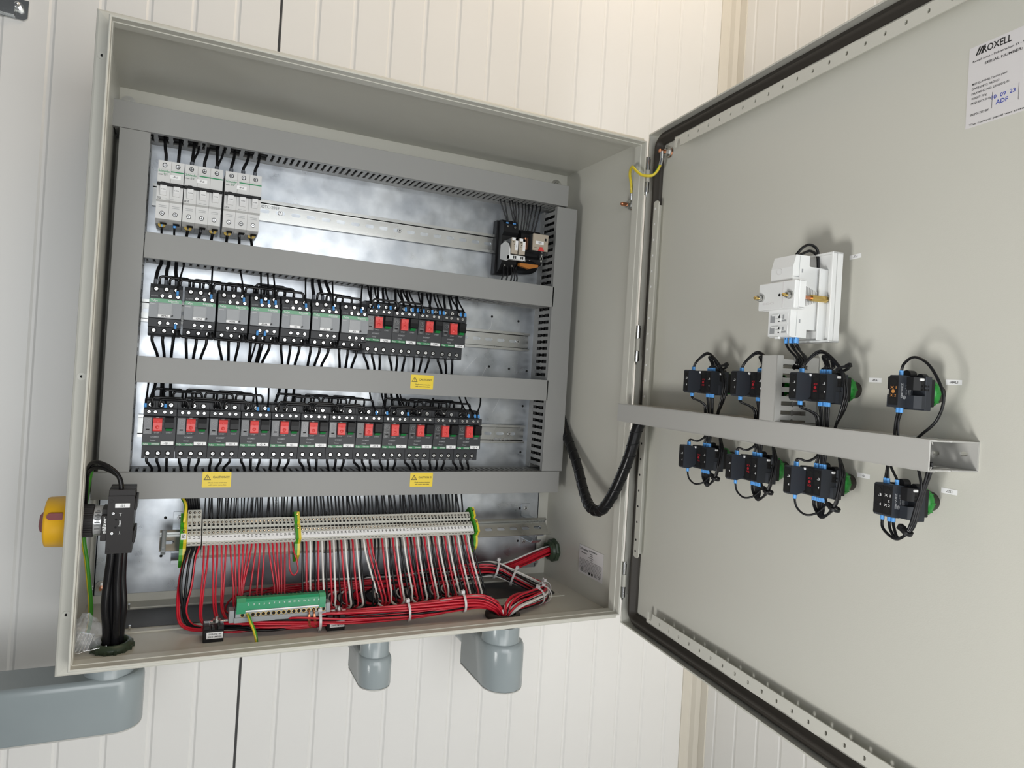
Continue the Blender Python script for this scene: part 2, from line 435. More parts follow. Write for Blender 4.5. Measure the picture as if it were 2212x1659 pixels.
tag(mb.build('data_sticker', cab), 'pale printed data sticker with fine black text', None)
# three hinges on the lip
for zc in (706, 432, 50):
    mb = M('cabinet_paint', 'bright_steel')
    hx, hy = 778.6, 8
    mb.cyl((hx, hy, zc+28), (hx, hy, zc+11), 4.4, 'bright_steel', 14); mb.cyl((hx, hy, zc+10.5), (hx, hy, zc-9), 4.8, 'cabinet_paint', 14)
    mb.cyl((hx, hy, zc-9.5), (hx, hy, zc-26), 4.4, 'bright_steel', 14)
    mb.box(hx, hx+8, hy+1, hy+20, zc-25, zc+25, 'cabinet_paint', .6)
    hg = mb.build('hinge', cab)
    mb = M('bright_steel'); mb.cyl((hx, hy, zc+30.5), (hx, hy, zc-27), 2.6, 0, 10); mb.cyl((hx, hy, zc+31.5), (hx, hy, zc+28.5), 3.8, 0, 12)
    mb.cyl((hx, hy, zc-26), (hx, hy, zc-32), 2.6, 0, 10, r2=.6); mb.build('hinge_pin', hg)
# ---- the door (built in the door's own frame: s along the door, n away from the interior)
S0, S1, Z0, Z1 = -101.0, 695.0, -20.0, 777.5
mb = M('cabinet_paint', frame='door')
mb.box(S0, S1, 13, 15, Z0, Z1)
mb.box(S0, S0+1.6, -3, 15, Z0, Z1, b=.5); mb.box(S1-1.6, S1, -3, 15, Z0, Z1, b=.5)
mb.box(S0, S1, -3, 15, Z1-1.6, Z1, b=.5); mb.box(S0, S1, -3, 15, Z0, Z0+1.6, b=.5)
mb.box(S0, S0+2.4, -3, -1.4, Z0, Z1, b=.4); mb.box(S0, S1, -3, -1.4, Z1-2.4, Z1, b=.4); mb.box(S0, S1, -3, -1.4, Z0, Z0+2.4, b=.4)
dr = mb.build('door', cab)
def rr_path(s0, s1, z0, z1, r, k=6):
    out = []
    for cx, cz, a0 in ((s1-r, z1-r, 0), (s0+r, z1-r, 90), (s0+r, z0+r, 180), (s1-r, z0+r, 270)):
        for i in range(k+1):
            a = math.radians(a0+90*i/k); out.append((cx+r*math.cos(a), cz+r*math.sin(a), math.cos(a), math.sin(a)))
    return out
mb = M('gasket_black', frame='door')
gp = [(-10, 13), (-10, 9), (-9, 7), (-5, 6), (-4, 2.5), (-1, 0.8), (2, 2.0), (3, 5), (5, 6), (8, 6), (9.4, 8), (9.4, 13)]
P = rr_path(S0+12.5, S1-12.5, Z0+12.5, Z1-12.5, 14)
vs = [(s+cs*d, nn_, z+sn*d) for s, z, cs, sn in P for d, nn_ in gp]; n = len(gp); N = len(P)
mb.add(vs, [[i*n+k, i*n+k+1, ((i+1) % N)*n+k+1, ((i+1) % N)*n+k] for i in range(N) for k in range(n-1)], 0, True)
mb.build('door_gasket', dr)
def rail(name, horizontal, a0, a1, c, w, holes):
    mb = M('cabinet_paint', frame='door')
    if horizontal:
        sl = [(h, c, 3.3, 5.0) for h in holes]
        k = M('cabinet_paint'); k.slots('y', a0+14, a1, c-w/2, c+w/2, -.8, .8, sl)
        mb.v, mb.f, mb.mi, mb.sm = k.v, k.f, k.mi, k.sm
        up_ = c > 300
        cut = [(a0, c-w/2+2), (a0+3, c-w/2), (a0+4.4, c-w/2), (a0+4.4, c-3), (a0+6, c+2.0), (a0+9, c+3.6), (a0+12, c+2.0), (a0+13.6, c-2), (a0+13.6, c-w/2), (a0+14, c-w/2), (a0+14, c+w/2), (a0, c+w/2)]
        if not up_: cut = [(s, 2*c-z) for s, z in cut]
        mb.prism(cut, 'y', -.8, .8)
        mb.box(a0, a1, -.8, 13, (c+w/2-1.4) if up_ else (c-w/2), (c+w/2) if up_ else (c-w/2+1.4))
    else:
        k = M('cabinet_paint'); k.prism([(c-w/2, a0+3), (c-w/2+4, a0), (c+w/2-3, a0), (c+w/2, a0+3), (c+w/2, a1-3), (c+w/2-4, a1), (c-w/2+3, a1), (c-w/2, a1-3)], 'y', -.8, .8)
        mb.v, mb.f, mb.mi, mb.sm = k.v, k.f, k.mi, k.sm
        mb.box(c-w/2, c-w/2+1.4, -.8, 13, a0+4, a1-4)
        for h in holes: mb.cyl((c-1.5, -.82, h), (c-1.5, -.9, h), 1.9, 'tag_white' if h > 330 else 'hole_black', 10)
    return tag(mb.build(name, dr), 'perforated grey stiffening strip', None)
PT = 22.75
rail('door_rail', True, -33, S1-60, 742.5, 17, [i*PT for i in range(0, 27)])
rail('door_rail', True, -33, S1-60, 15.2, 17, [i*PT for i in range(0, 27)])
rail('door_rail', False, 94, 662, -72.5, 14, [104, 122, 150]+[150+25*i for i in range(1, 21)])
# stickers on the door skin
def dtag(text, s, z, wd=14.6, h=4.7, tilt=0):
    mb = M('tag_white', 'print_black', frame='door')
    c, sn = math.cos(tilt), math.sin(tilt)
    q = lambda a, b: (s+a*c-b*sn, 12.75, z+a*sn+b*c)
    mb.add([q(-wd/2, -h/2), q(wd/2, -h/2), q(wd/2, h/2), q(-wd/2, h/2)], [(0, 1, 2, 3)], 'tag_white')
    mb.text(text, (s, 12.6, z), 2.2, 'print_black', (c, 0, sn), (-sn, 0, c))
    tag(mb.build('name_tag', dr), 'small white name tag reading %s' % text, None)
dtag('-Tc1', 286.5, 519.8, 14.4, 4.8, .06); dtag('-SFA1', 318.3, 387.8); dtag('-HAL1', 397.4, 388); dtag('-S1', 311.2, 288.4); dtag('-SX1', 398.8, 288.8)
mb = M('sticker_grey', 'print_black', 'print_blue', frame='door')
mb.box(395, 505, 12.6, 12.99, 620, 694)
N_ = 12.5
for i in range(3): mb.add([(400.5+i*2.2, N_, 685), (402+i*2.2, N_, 685), (405+i*2.2, N_, 692), (403.5+i*2.2, N_, 692)], [(0, 1, 2, 3)], 'print_black')
mb.text('ROXELL', (418.5, N_, 688.3), 6.4, 'print_black', w=24); mb.text('Roxell bvba - Industrielaan 13 - 9990 Maldegem - Belgium', (398.5, N_, 680.4), 1.9, 'print_black', al='l', w=74)
mb.text('SERIAL NUMBER: 23038072', (409, N_, 675), 2.4, 'print_black', al='l', w=48)
for i, t in enumerate(('MODEL: PANEL Control panel', 'DATE (M/Y): 08/2023', 'DRAWING NO: 23038072-01', 'WEIGHT: 70 kg', 'FREQUENCY: 50 Hz')): mb.text(t, (399, N_, 659.3-4.4*i), 1.9, 'print_black', al='l', w=(29, 23, 31, 13, 17)[i])
mb.text('INSPECTED BY:', (399, N_, 631.3), 1.9, 'print_black', al='l', w=16)
mb.text('10  09  23', (426, N_, 641), 3.6, 'print_blue', w=19); mb.text('ADF', (425, N_, 635.4), 4.0, 'print_blue', w=10)
mb.text('The control panel was tested according to IEC 61439', (398, N_, 622.6), 1.7, 'print_black', al='l', w=86)
for i in range(4): mb.text('MAINS 3x400V + N', (450, N_, 668-9*i), 2.2, 'print_black', al='l')
for a in ((417, 431.5, 438, 432), (417, 645.5, 438, 646)): mb.box(a[0], a[2], N_, N_+.1, a[1] if a[1] > 600 else 631.2, a[3] if a[3] > 600 else 631.5)
for s in (416.8, 437.9): mb.box(s, s+.3, N_, N_+.1, 631.2, 646, 'print_black')
tag(mb.build('serial_plate_sticker', dr), 'large pale serial number sticker with black print and blue handwriting', None)
# ================================================================== mounting plate
holes = [Vector(p) for p in ((627.0, 0, 478), (683, 0, 474), (719, 0, 470), (627, 0, 385), (669, 0, 383), (707, 0, 381), (703, 0, 314), (704, 0, 226), (710, 0, 119), (90, 0, 119), (87, 0, 60), (709.7, 0, 57), (330, 0, 57), (345, 0, 466), (520, 0, 320))]
pl = thing('mounting_plate', (374, 245, 5), 'galvanised steel back plate carrying the rails and ducts', 'mounting plate')
mb = M('galvanised_steel', 'hole_black'); mb.box(-3, 751, 240, 242.5, 5, 746, 0, .4); mb.box(-3, -1, 240, 249, 5, 746); mb.box(749, 751, 240, 249, 5, 746)
for h in holes: mb.cyl((h.x, 239.9, h.z), (h.x, 239.8, h.z), 2.3, 'hole_black', 12)
mb.build('plate', pl)
mb = M('print_white')
for a, b in (((628, 476), (626, 458)), ((626, 458), (610, 440)), ((684, 472), (685, 461)), ((622, 384), (608, 356)), ((600, 400), (575, 372)), ((640, 300), (655, 330))):
    d = Vector((b[0]-a[0], 0, b[1]-a[1])).normalized(); q = Vector((-d.z, 0, d.x))*.25
    mb.add([Vector((a[0], 239.85, a[1]))-q, Vector((a[0], 239.85, a[1]))+q, Vector((b[0], 239.85, b[1]))+q, Vector((b[0], 239.85, b[1]))-q], [(0, 1, 2, 3)])
mb.build('scratches', pl)
# ================================================================== DIN rails
def din(name_label, x0, x1, zc, yb=239.9, first=0.0, screws=(), mark=None, tilt=None, hw=17):
    t = thing('din_rail', ((x0+x1)/2, yb, zc-17), name_label, 'DIN rail', 'slotted steel DIN rails')
    mb = M('rail_steel')
    k = M('rail_steel'); sl = []
    x = x0+first
    while x < x1-8: sl.append((x, zc, 15, 6)); x += 25
    k.slots('y', x0, x1, zc-12.6, zc+12.6, yb-1.2, yb, sl)
    for sg in (1, -1):
        k.prism([(yb, zc+sg*11.5), (yb, zc+sg*13.5), (yb-6.4, zc+sg*13.5), (yb-6.4, zc+sg*hw), (yb-7.5, zc+sg*hw), (yb-7.5, zc+sg*12.6), (yb-1.2, zc+sg*12.6), (yb-1.2, zc+sg*11.5)], 'x', x0, x1)
    if tilt is not None:
        piv, ang = tilt
        c, s = math.cos(ang), math.sin(ang)
        k.v = [(p[0], piv[0]+(p[1]-piv[0])*c-(p[2]-piv[1])*s, piv[1]+(p[1]-piv[0])*s+(p[2]-piv[1])*c) for p in k.v]
    k.build('rail_profile', t)
    if tilt is None:
        for x in screws:
            q = M('screw_zinc', 'hole_black'); screw(q, x, yb-1.2, zc, 3.8, cup=1.0); q.build('rail_screw', t)
    if mark:
        q = M('print_grey'); q.text(mark[0], (mark[1], yb-1.35, mark[2]), 4.6, 0); q.build('embossed_mark', t)
    return t
din('steel DIN rail under the three white circuit breakers in the top row', 43.5, 650, 611.5, first=15, screws=(233.5, 437.5), mark=('QTC-2069', 217, 619))
din('steel DIN rail behind the contactors in the middle row', 38.5, 705.5, 435.3, first=9, screws=(684,))
din('steel DIN rail behind the motor breakers in the lower row', 43.2, 707, 260.8, first=14, screws=(677,), mark=('BSDZ  QTC', 663, 251))
# ================================================================== wiring ducts
def duct(label, x0, x1, z0, z1, y0=178.0, y1=239.9, horiz=True, tilt=0.0, stickers=(), first=None, pitch=10.1, missing=(), mats=('duct_pvc',), shift=0, category='cable duct', cover=None, sides=(0, 1), fw_=5.7):
    """slotted trunking: long axis x (horiz) or z; z0..z1 (or x0..x1) is its width; open comb sides"""
    t = thing('cable_duct', ((x0+x1)/2, y1, z0), label, category, 'grey slotted cable ducts')
    mt = mats[0]
    a0, a1, c0, c1 = (x0, x1, z0, z1) if horiz else (z0, z1, x0, x1)
    mb = M(mt); cv = M(mt)
    def bx(q, la, lb, ya, yb, ca, cb, b=0):
        if horiz: q.box(la, lb, ya, yb, ca, cb, 0, b)
        else: q.box(ca, cb, ya, yb, la, lb, 0, b)
    bx(mb, a0+1, a1-1, y1-1.6, y1, c0+.5, c1-.5)
    ya, yb = y0+12, y1-14
    for sgn, cc in ((1, c0+.8), (-1, c1-.8)):
        lo, hi = min(cc, cc+sgn*1.5), max(cc, cc+sgn*1.5)
        if (sgn == 1 and 0 not in sides) or (sgn == -1 and 1 not in sides):
            bx(mb, a0+1, a1-1, y0+2, y1, lo, hi); continue
        bx(mb, a0+1, a1-1, yb, y1, lo, hi); bx(mb, a0+1, a1-1, y0+2, y0+8.5, lo, hi)
        a = a0+1 if first is None else first+pitch/2-fw_/2-pitch*math.floor((first-a0)/pitch)
        k = 0
        while a < a1-1:
            e = min(a+fw_, a1-1)
            if not any(abs((a+e)/2-mm) < 5.2 for mm in missing):
                pts = [(a, y0+8), (e, y0+8), (e, 0.5*(ya+yb)-3.2), (e+.8, 0.5*(ya+yb)-1.6), (e+.8, 0.5*(ya+yb)+.6), (e, 0.5*(ya+yb)+2.2), (e, yb+.5), (a, yb+.5), (a, .5*(ya+yb)+2.2), (a-.8, .5*(ya+yb)+.6), (a-.8, .5*(ya+yb)-1.6), (a, .5*(ya+yb)-3.2)]
                if horiz: mb.prism(pts, 'z', lo, hi)
                else: mb.prism([(q[1], q[0]) for q in pts], 'x', lo, hi)
            a += pitch; k += 1
    # cover with folded edges
    bx(cv, a0, a1, y0, y0+1.7, c0, c1, .5)
    for sgn, cc in ((1, c0), (-1, c1)):
        bx(cv, a0, a1, y0+.3, y0+8, min(cc, cc+sgn*1.3), max(cc, cc+sgn*1.3))
    wf = M('duct_fill'); rr_ = random.Random(int(abs(x0*7+z0)))
    nw = 7
    for i in range(nw):
        for j in range(3):
            c = c0+5+(c1-c0-10)*(i+.5)/nw+rr_.uniform(-1, 1); y = y0+11+j*17+rr_.uniform(-4, 4)
            P = [(a0+6+(a1-a0-12)*q/8, c+rr_.uniform(-2, 2), y+rr_.uniform(-3, 3)) for q in range(9)]
            wf.tube([(p[0], p[2], p[1]) if horiz else (p[1], p[2], p[0]) for p in P], 3.6, 0, 6, 2)
    objs = [mb.build('duct_trough', t), cv.build('duct_cover', t), tag(wf.build('packed_wires', t), 'black wires packed inside the duct', None, None, 'stuff')]
    for sx, sz, sw, sh in stickers:
        q = M('sticker_yellow', 'print_black')
        q.prism([(sx-sw/2+.8, sz-sh/2), (sx+sw/2-.8, sz-sh/2), (sx+sw/2, sz-sh/2+.8), (sx+sw/2, sz+sh/2-.8), (sx+sw/2-.8, sz+sh/2), (sx-sw/2+.8, sz+sh/2), (sx-sw/2, sz+sh/2-.8), (sx-sw/2, sz-sh/2+.8)], 'y', y0-.35, y0-.02)
        Y_ = y0-.5; tx, tz, r = sx-13.3, sz+3.2, 5.0
        outer = [(tx, tz+r), (tx+r*1.06, tz-r*.72), (tx-r*1.06, tz-r*.72)]; inn = [(tx, tz+r*.66), (tx+r*.76, tz-r*.54), (tx-r*.76, tz-r*.54)]
        for i in range(3):
            j = (i+1) % 3; q.add([(outer[i][0], Y_, outer[i][1]), (outer[j][0], Y_, outer[j][1]), (inn[j][0], Y_, inn[j][1]), (inn[i][0], Y_, inn[i][1])], [(0, 1, 2, 3)], 'print_black')
        q.add([(tx-.45, Y_, tz+1.9), (tx+.45, Y_, tz+1.9), (tx+.25, Y_, tz-1.0), (tx-.25, Y_, tz-1.0)], [(0, 1, 2, 3)], 'print_black'); q.cyl((tx, Y_-.02, tz-1.9), (tx, Y_, tz-1.9), .42, 'print_black', 10)
        q.text('CAUTION !!!', (sx-5.6, Y_, sz+4.0), 3.1, 'print_black', al='l', w=23.5)
        q.text('Check motor protection', (sx+1.4, Y_, sz-4.3), 1.9, 'print_black', w=27.5); q.text('with motor name plate', (sx+1.4, Y_, sz-7.6), 1.9, 'print_black', w=25.5)
        objs.append(tag(q.build('caution_sticker', t), 'yellow caution sticker with black warning triangle', None))
    if tilt:
        c, s = math.cos(tilt), math.sin(tilt)
        for o in objs:
            for v in o.data.vertices: v.co.x, v.co.z = v.co.x*c+v.co.z*s, -v.co.x*s+v.co.z*c
    return t
MISS = [57.2, 78.1, 97.5, 130.4, 155.7, 176.3, 192.2]
duct('top horizontal grey cable duct running above the white circuit breakers', -17, 738, 686.8, 725, first=40, missing=MISS)
duct('upper middle grey cable duct between the circuit breakers and the contactors, slightly tilted', 39.5, 719.5, 503.6, 541, tilt=math.radians(.62), first=62.7)
duct('middle horizontal grey cable duct below the contactors carrying one yellow caution sticker', 39.8, 719.5, 328.6, 366.2, first=65.5, stickers=((474, 350.5, 40.5, 23.5),))
duct('bottom horizontal grey cable duct carrying two yellow caution stickers', -8, 754, 160.6, 199.3, first=67.5, stickers=((157.4, 188, 41, 23), (483.6, 186, 40.5, 23.5)))
duct('left vertical grey cable duct', -1, 38.8, 200, 686.4, horiz=False, first=205, pitch=12.2, fw_=6)
duct('right vertical grey cable duct in front of the dark right side', 716.5, 759, 200, 684.5, horiz=False, first=205, pitch=12.2, fw_=6.4)
# duct end studs
for x, z in ((742, 722), (760, 165)):
    mb = M('nut_steel'); mb.cyl((x-3, 205, z), (x+6, 205, z), 1.9, 0, 8); mb.cyl((x+4, 205, z), (x+8, 205, z), 3.0, 0, 10); mb.build('duct_clamp_stud', cab)
# ================================================================== miniature circuit breakers
def mcb(x0, poles, name, rating, label, last_w=None):
    W = 17.35*poles; x1 = x0+W
    t = thing('circuit_breaker', (x0+W/2, 232, 563.5), label, 'circuit breaker', 'white circuit breakers in the top row')
    mb = M('mcb_white', 'hole_black', 'screw_zinc', 'print_green', 'print_grey', 'deep_black')
    for p in range(poles):
        a, b = x0+17.35*p+.12, x0+17.35*(p+1)-.12
        mb.prism([(232, 560), (232, 650), (186, 650), (172, 648), (172, 635.5), (166, 633.8), (166, 590.5), (172, 588.5), (172, 564.5), (186, 560)], 'x', a, b)
        cx = (a+b)/2
        for z in (641.6, 572.5):
            mb.ring((cx, 172.02, z), (cx, 171.6, z), 4.0, 3.3, 'mcb_white', 18); mb.cyl((cx, 171.97, z), (cx, 171.8, z), 3.2, 'hole_black', 16); mb.cyl((cx, 171.9, z), (cx, 171.4, z), 2.3, 'screw_zinc', 10)
            mb.box(cx-2, cx+2, 171.3, 171.4, z-.4, z+.4, 'hole_black'); mb.box(cx-.4, cx+.4, 171.28, 171.4, z-2, z+2, 'hole_black')
        for k in (0, 1): mb.box(cx-5, cx+5, 171.9, 172, 581.2+2.3*k, 581.8+2.3*k, 'print_grey')
        mb.cyl((cx, 165.98, 603), (cx, 165.7, 603), 7.6, 'mcb_white', 24); 
        mb.box(cx-2, cx+6.5, 175, 190, 559.6, 560.2, 'hole_black')
    body_ = mb.build('body', t)
    q = M('deep_black'); q.box(x0+.1, x1-.1, 161.5, 166, 610.4, 614.8, 0, .8); q.box(x0+5, x0+11, 163, 166, 614.5, 615.8, 0, .3); q.build('toggle_bar', t)
    for p in range(poles):
        cx = x0+17.35*(p+.5); q = M('mcb_toggle', 'print_black')
        q.prism([(166, 596.6), (163.6, 597), (160.5, 602), (160.8, 610.4), (166, 610.4)], 'x', cx-4, cx+4.2); q.text('I-ON', (cx+.3, 160.4, 604.5), 1.6, 'print_black', w=5.2); q.build('toggle', t)
    q = M('print_green', 'print_grey', 'print_black', 'tag_white')
    q.box(x0+W*.38 if poles == 3 else x0+W*.5, x1-.3, 165.7, 165.95, 631.2, 632.8, 'print_green')
    q.text('Schneider', (x0+1, 165.85, 631.6), 3.2, 'print_green', al='l', w=15.5); q.text('Electric', (x0+8, 165.85, 628.2), 1.5, 'print_green', al='l', w=6)
    q.text('iC60N  3D %s' % rating, (x0+1.2, 165.85, 626.4), 1.7, 'print_black', al='l', w=11.5)
    q.text('D%s' % rating, (x0+1.2, 165.85, 593.2), 2.9, 'print_black', al='l'); q.text('400V~ 6000', (x0+W*.5, 165.85, 592.4), 1.3, 'print_grey', w=11)
    tag(q.build('front_print', t), None, None)
    q = M('tag_white', 'print_black'); q.box(x0+16.5, x0+30.5, 165.5, 165.95, 622.0, 627.4, 'tag_white'); q.text('-Fu%s' % name, (x0+23.5, 165.4, 624.8), 2.5, 'print_black', w=6.5); q.build('name_tag', t)
    for p in ((0,) if poles == 2 else (0, poles-1)):
        cx = x0+17.35*(p+.5); q = M('clip_yellow'); q.prism([(cx-5, 557.5), (cx-3, 555.6), (cx+3, 555.6), (cx+5, 557.5), (cx+5, 560), (cx-5, 560)], 'y', 188, 196); q.build('din_clip', t)
    return t
mcb(51.6, 2, '1', '2', 'two-pole white circuit breaker tagged -Fu1, leftmost in the top row')
mcb(87.3, 3, '2', '20', 'three-pole white circuit breaker tagged -Fu2 in the middle of the trio')
mcb(142.6, 3, '3', '16', 'three-pole white circuit breaker tagged -Fu3, rightmost of the trio')
# ================================================================== motor protection breakers
QX0, QP, QZ = 53.1, 44.0, 220.0
def gv2(x, z, label, tagtext=None):
    """origin corner x,z (bottom left)"""
    t = thing('motor_breaker', (x+22, 232, z), label, 'motor breaker', 'black motor breakers with red stop buttons')
    mb = M('breaker_black', 'hole_black', 'screw_zinc', 'print_grey')
    a, b = x+.15, x+43.6
    mb.prism([(238, z+2), (238, z+84), (200, z+85.5), (176, z+85.5), (172, z+83), (172, z+.8), (174, z), (232, z)], 'x', a, b)
    for i, dx in enumerate((8.0, 21.7, 34.8)):
        mb.cyl((x+dx, 172.02, z+7.8), (x+dx, 171.85, z+7.8), 4.1, 'hole_black', 16, smooth=False)
        screw(mb, x+dx, 171.9, z+7.8, 2.7, cup=1.0)
        mb.text(('2/T1', '4/T2', '6/T3')[i], (x+dx-2, 171.9, z+1.9), 1.8, 'print_grey', w=4.4)
        mb.cyl((x+dx+.5, 172.02, z+77.5), (x+dx+.5, 171.85, z+77.5), 4.2, 'hole_black', 16, smooth=False); screw(mb, x+dx+.5, 171.9, z+77.5, 3.0, cup=1.0)
    for dx in (14.8, 28.4): mb.box(x+dx-.3, x+dx+.3, 171.8, 172, z+73, z+85, 'hole_black')
    mb.build('housing', t)
    mb = M('breaker_face', 'hole_black', 'print_grey', 'print_white', 'label_green')
    mb.box(a, b, 160, 172.3, z+20.4, z+61.6, 'breaker_face', .5); mb.box(a+12.4, a+25, 158.9, 160.1, z+37, z+61.3, 'breaker_face', .3)
    q = lambda dx, dz: (x+dx, 158.7, z+dz)
    r = lambda dx, dz: (x+dx, 159.85, z+dz)
    mb.text('OFF', q(18.8, 60.4), 1.5, 'print_white', w=4); mb.text('STOP', q(18.5, 38.6), 1.9, 'print_grey', w=6.6); mb.text('START', r(34.6, 38.9), 1.9, 'print_grey', w=7.6)
    mb.text('GV2ME07', r(16.5, 32.8), 2.2, 'print_grey', w=11.5); mb.text('Power', r(14.2, 27.6), 2.2, 'print_grey', w=7.2); mb.text('AUTO', r(26.3, 52), 1.4, 'print_grey', (0, 0, 1), (-1, 0, 0), w=9)
    mb.box(x+.4, x+23.6, 159.7, 160, z+20.6, z+24.4, 'label_green')
    mb.text('TeSys', (x+1.4, 159.6, z+22.4), 2.3, 'print_white', al='l', w=6.4); mb.text('Schneider', (x+12.6, 159.6, z+22.8), 2.1, 'print_white', al='l', w=10.4)
    mb.build('front_cover', t)
    mb = M('breaker_black', 'hole_black', 'screw_zinc'); mb.box(a, b, 158.8, 172.3, z+62.4, z+72.6, 0, .6)
    for dx in (7.1, 15.5, 27.6, 36.3): screw(mb, x+dx, 158.8, z+68.3, 2.35, cup=1.25)
    for dx in (11.3, 32): mb.box(x+dx-.5, x+dx+.5, 158.6, 158.8, z+65, z+66, 'hole_black')
    mb.build('auxiliary_terminal_strip', t)
    mb = M('dial_cover', 'print_grey', 'hole_black')
    mb.box(x+.9, x+12.3, 158.2, 160.1, z+25.4+11, z+60.6, 0, .4)
    mb.ring((x+7.6, 158.15, z+54), (x+7.6, 158.0, z+54), 3.3, 3.0, 'print_grey', 20); mb.box(x+7.4, x+7.8, 158, 158.15, z+53, z+56, 'print_grey')
    mb.text('1.6-2.5A', (x+6.4, 158.0, z+46), 1.6, 'print_grey', w=8); mb.box(x+4.4, x+9, 158, 158.15, z+42.4, z+44, 'hole_black'); mb.text('TEST', (x+6, 158.0, z+39.4), 1.5, 'print_grey', w=5)
    tag(mb.build('dial_cover', t), 'glossy clear cover over the setting dial', None)
    mb = M('button_red'); mb.prism([(159.5, z+41), (152.8, z+41.4), (152.2, z+43.5), (153.4, z+53), (152.2, z+58.6), (153.2, z+59.7), (159.5, z+60)], 'x', x+13.4, x+25.2)
    mb.lathe([(0.01, 1.4), (1.6, 1.2), (2.8, .5), (3.1, 0)], (x+19.2, 153.2, z+46.8), (0, -1, 0), 0, 16); mb.lathe([(0.01, .4), (1.4, .3), (1.7, 0)], (x+19.2, 153.2, z+54.6), (0, -1, 0), 0, 14)
    tag(mb.build('stop_button', t), 'red stop button', None)
    mb = M('deep_black'); mb.prism([(159.8, z+45.4), (151.5, z+45.4), (150, z+47), (151, z+54), (150, z+60.5), (152, z+61.4), (159.8, z+61.4)], 'x', x+28.8, x+40.4); mb.build('start_button', t)
    mb = M('flag_green'); mb.prism([(159.8, z+41.6), (157, z+41.8), (153.5, z+45.6), (159.8, z+45.6)], 'x', x+30.4, x+38.8); tag(mb.build('position_flag', t), 'green flag', None)
    return t
def name_tag_on(parent, text, x, z, y=159.4, wd=17, h=4.9, mt='tag_white'):
    q = M(mt, 'print_black'); q.box(x-wd/2, x+wd/2, y-.6, y+.5, z-h/2, z+h/2, mt, .3); q.text(text, (x, y-.75, z), 2.6, 'print_black', w=min(wd-5, 1.75*len(text))); return tag(q.build('name_tag', parent), 'white name tag reading '+text, None)
tags = ['-Q1.1', '-Q1.2', '-Q1.3', '-Q1.4', '-Q2.1', '-Q2.2', '-Q2.3', '-Q2.4', '-Q3.1', '-Q3.2', '-Q3.3', '-Q3.4']
lab = lambda s, w: 'black motor breaker with red stop button tagged %s in the %s row' % (s, w)
g0 = gv2(QX0, QZ, lab(tags[0], 'lower'))
gs = [g0]
for i in range(1, 12): gs.append(copy_tree(g0, (QP*i, 0, 0), lab(tags[i], 'lower')))
G2X, G2P, G2Z = 366.9, 43.4, 391.8
for i in range(4): gs.append(copy_tree(g0, (G2X-QX0+G2P*i, 0, G2Z-QZ), lab('-QFA%d' % (i+1), 'middle')))
for i, s in enumerate(tags): name_tag_on(gs[i], s.replace('.', ' '), QX0+QP*i+33, QZ+24)
for i in range(4): name_tag_on(gs[12+i], '-QFA%d' % (i+1), G2X+G2P*i+33, G2Z+22.6)
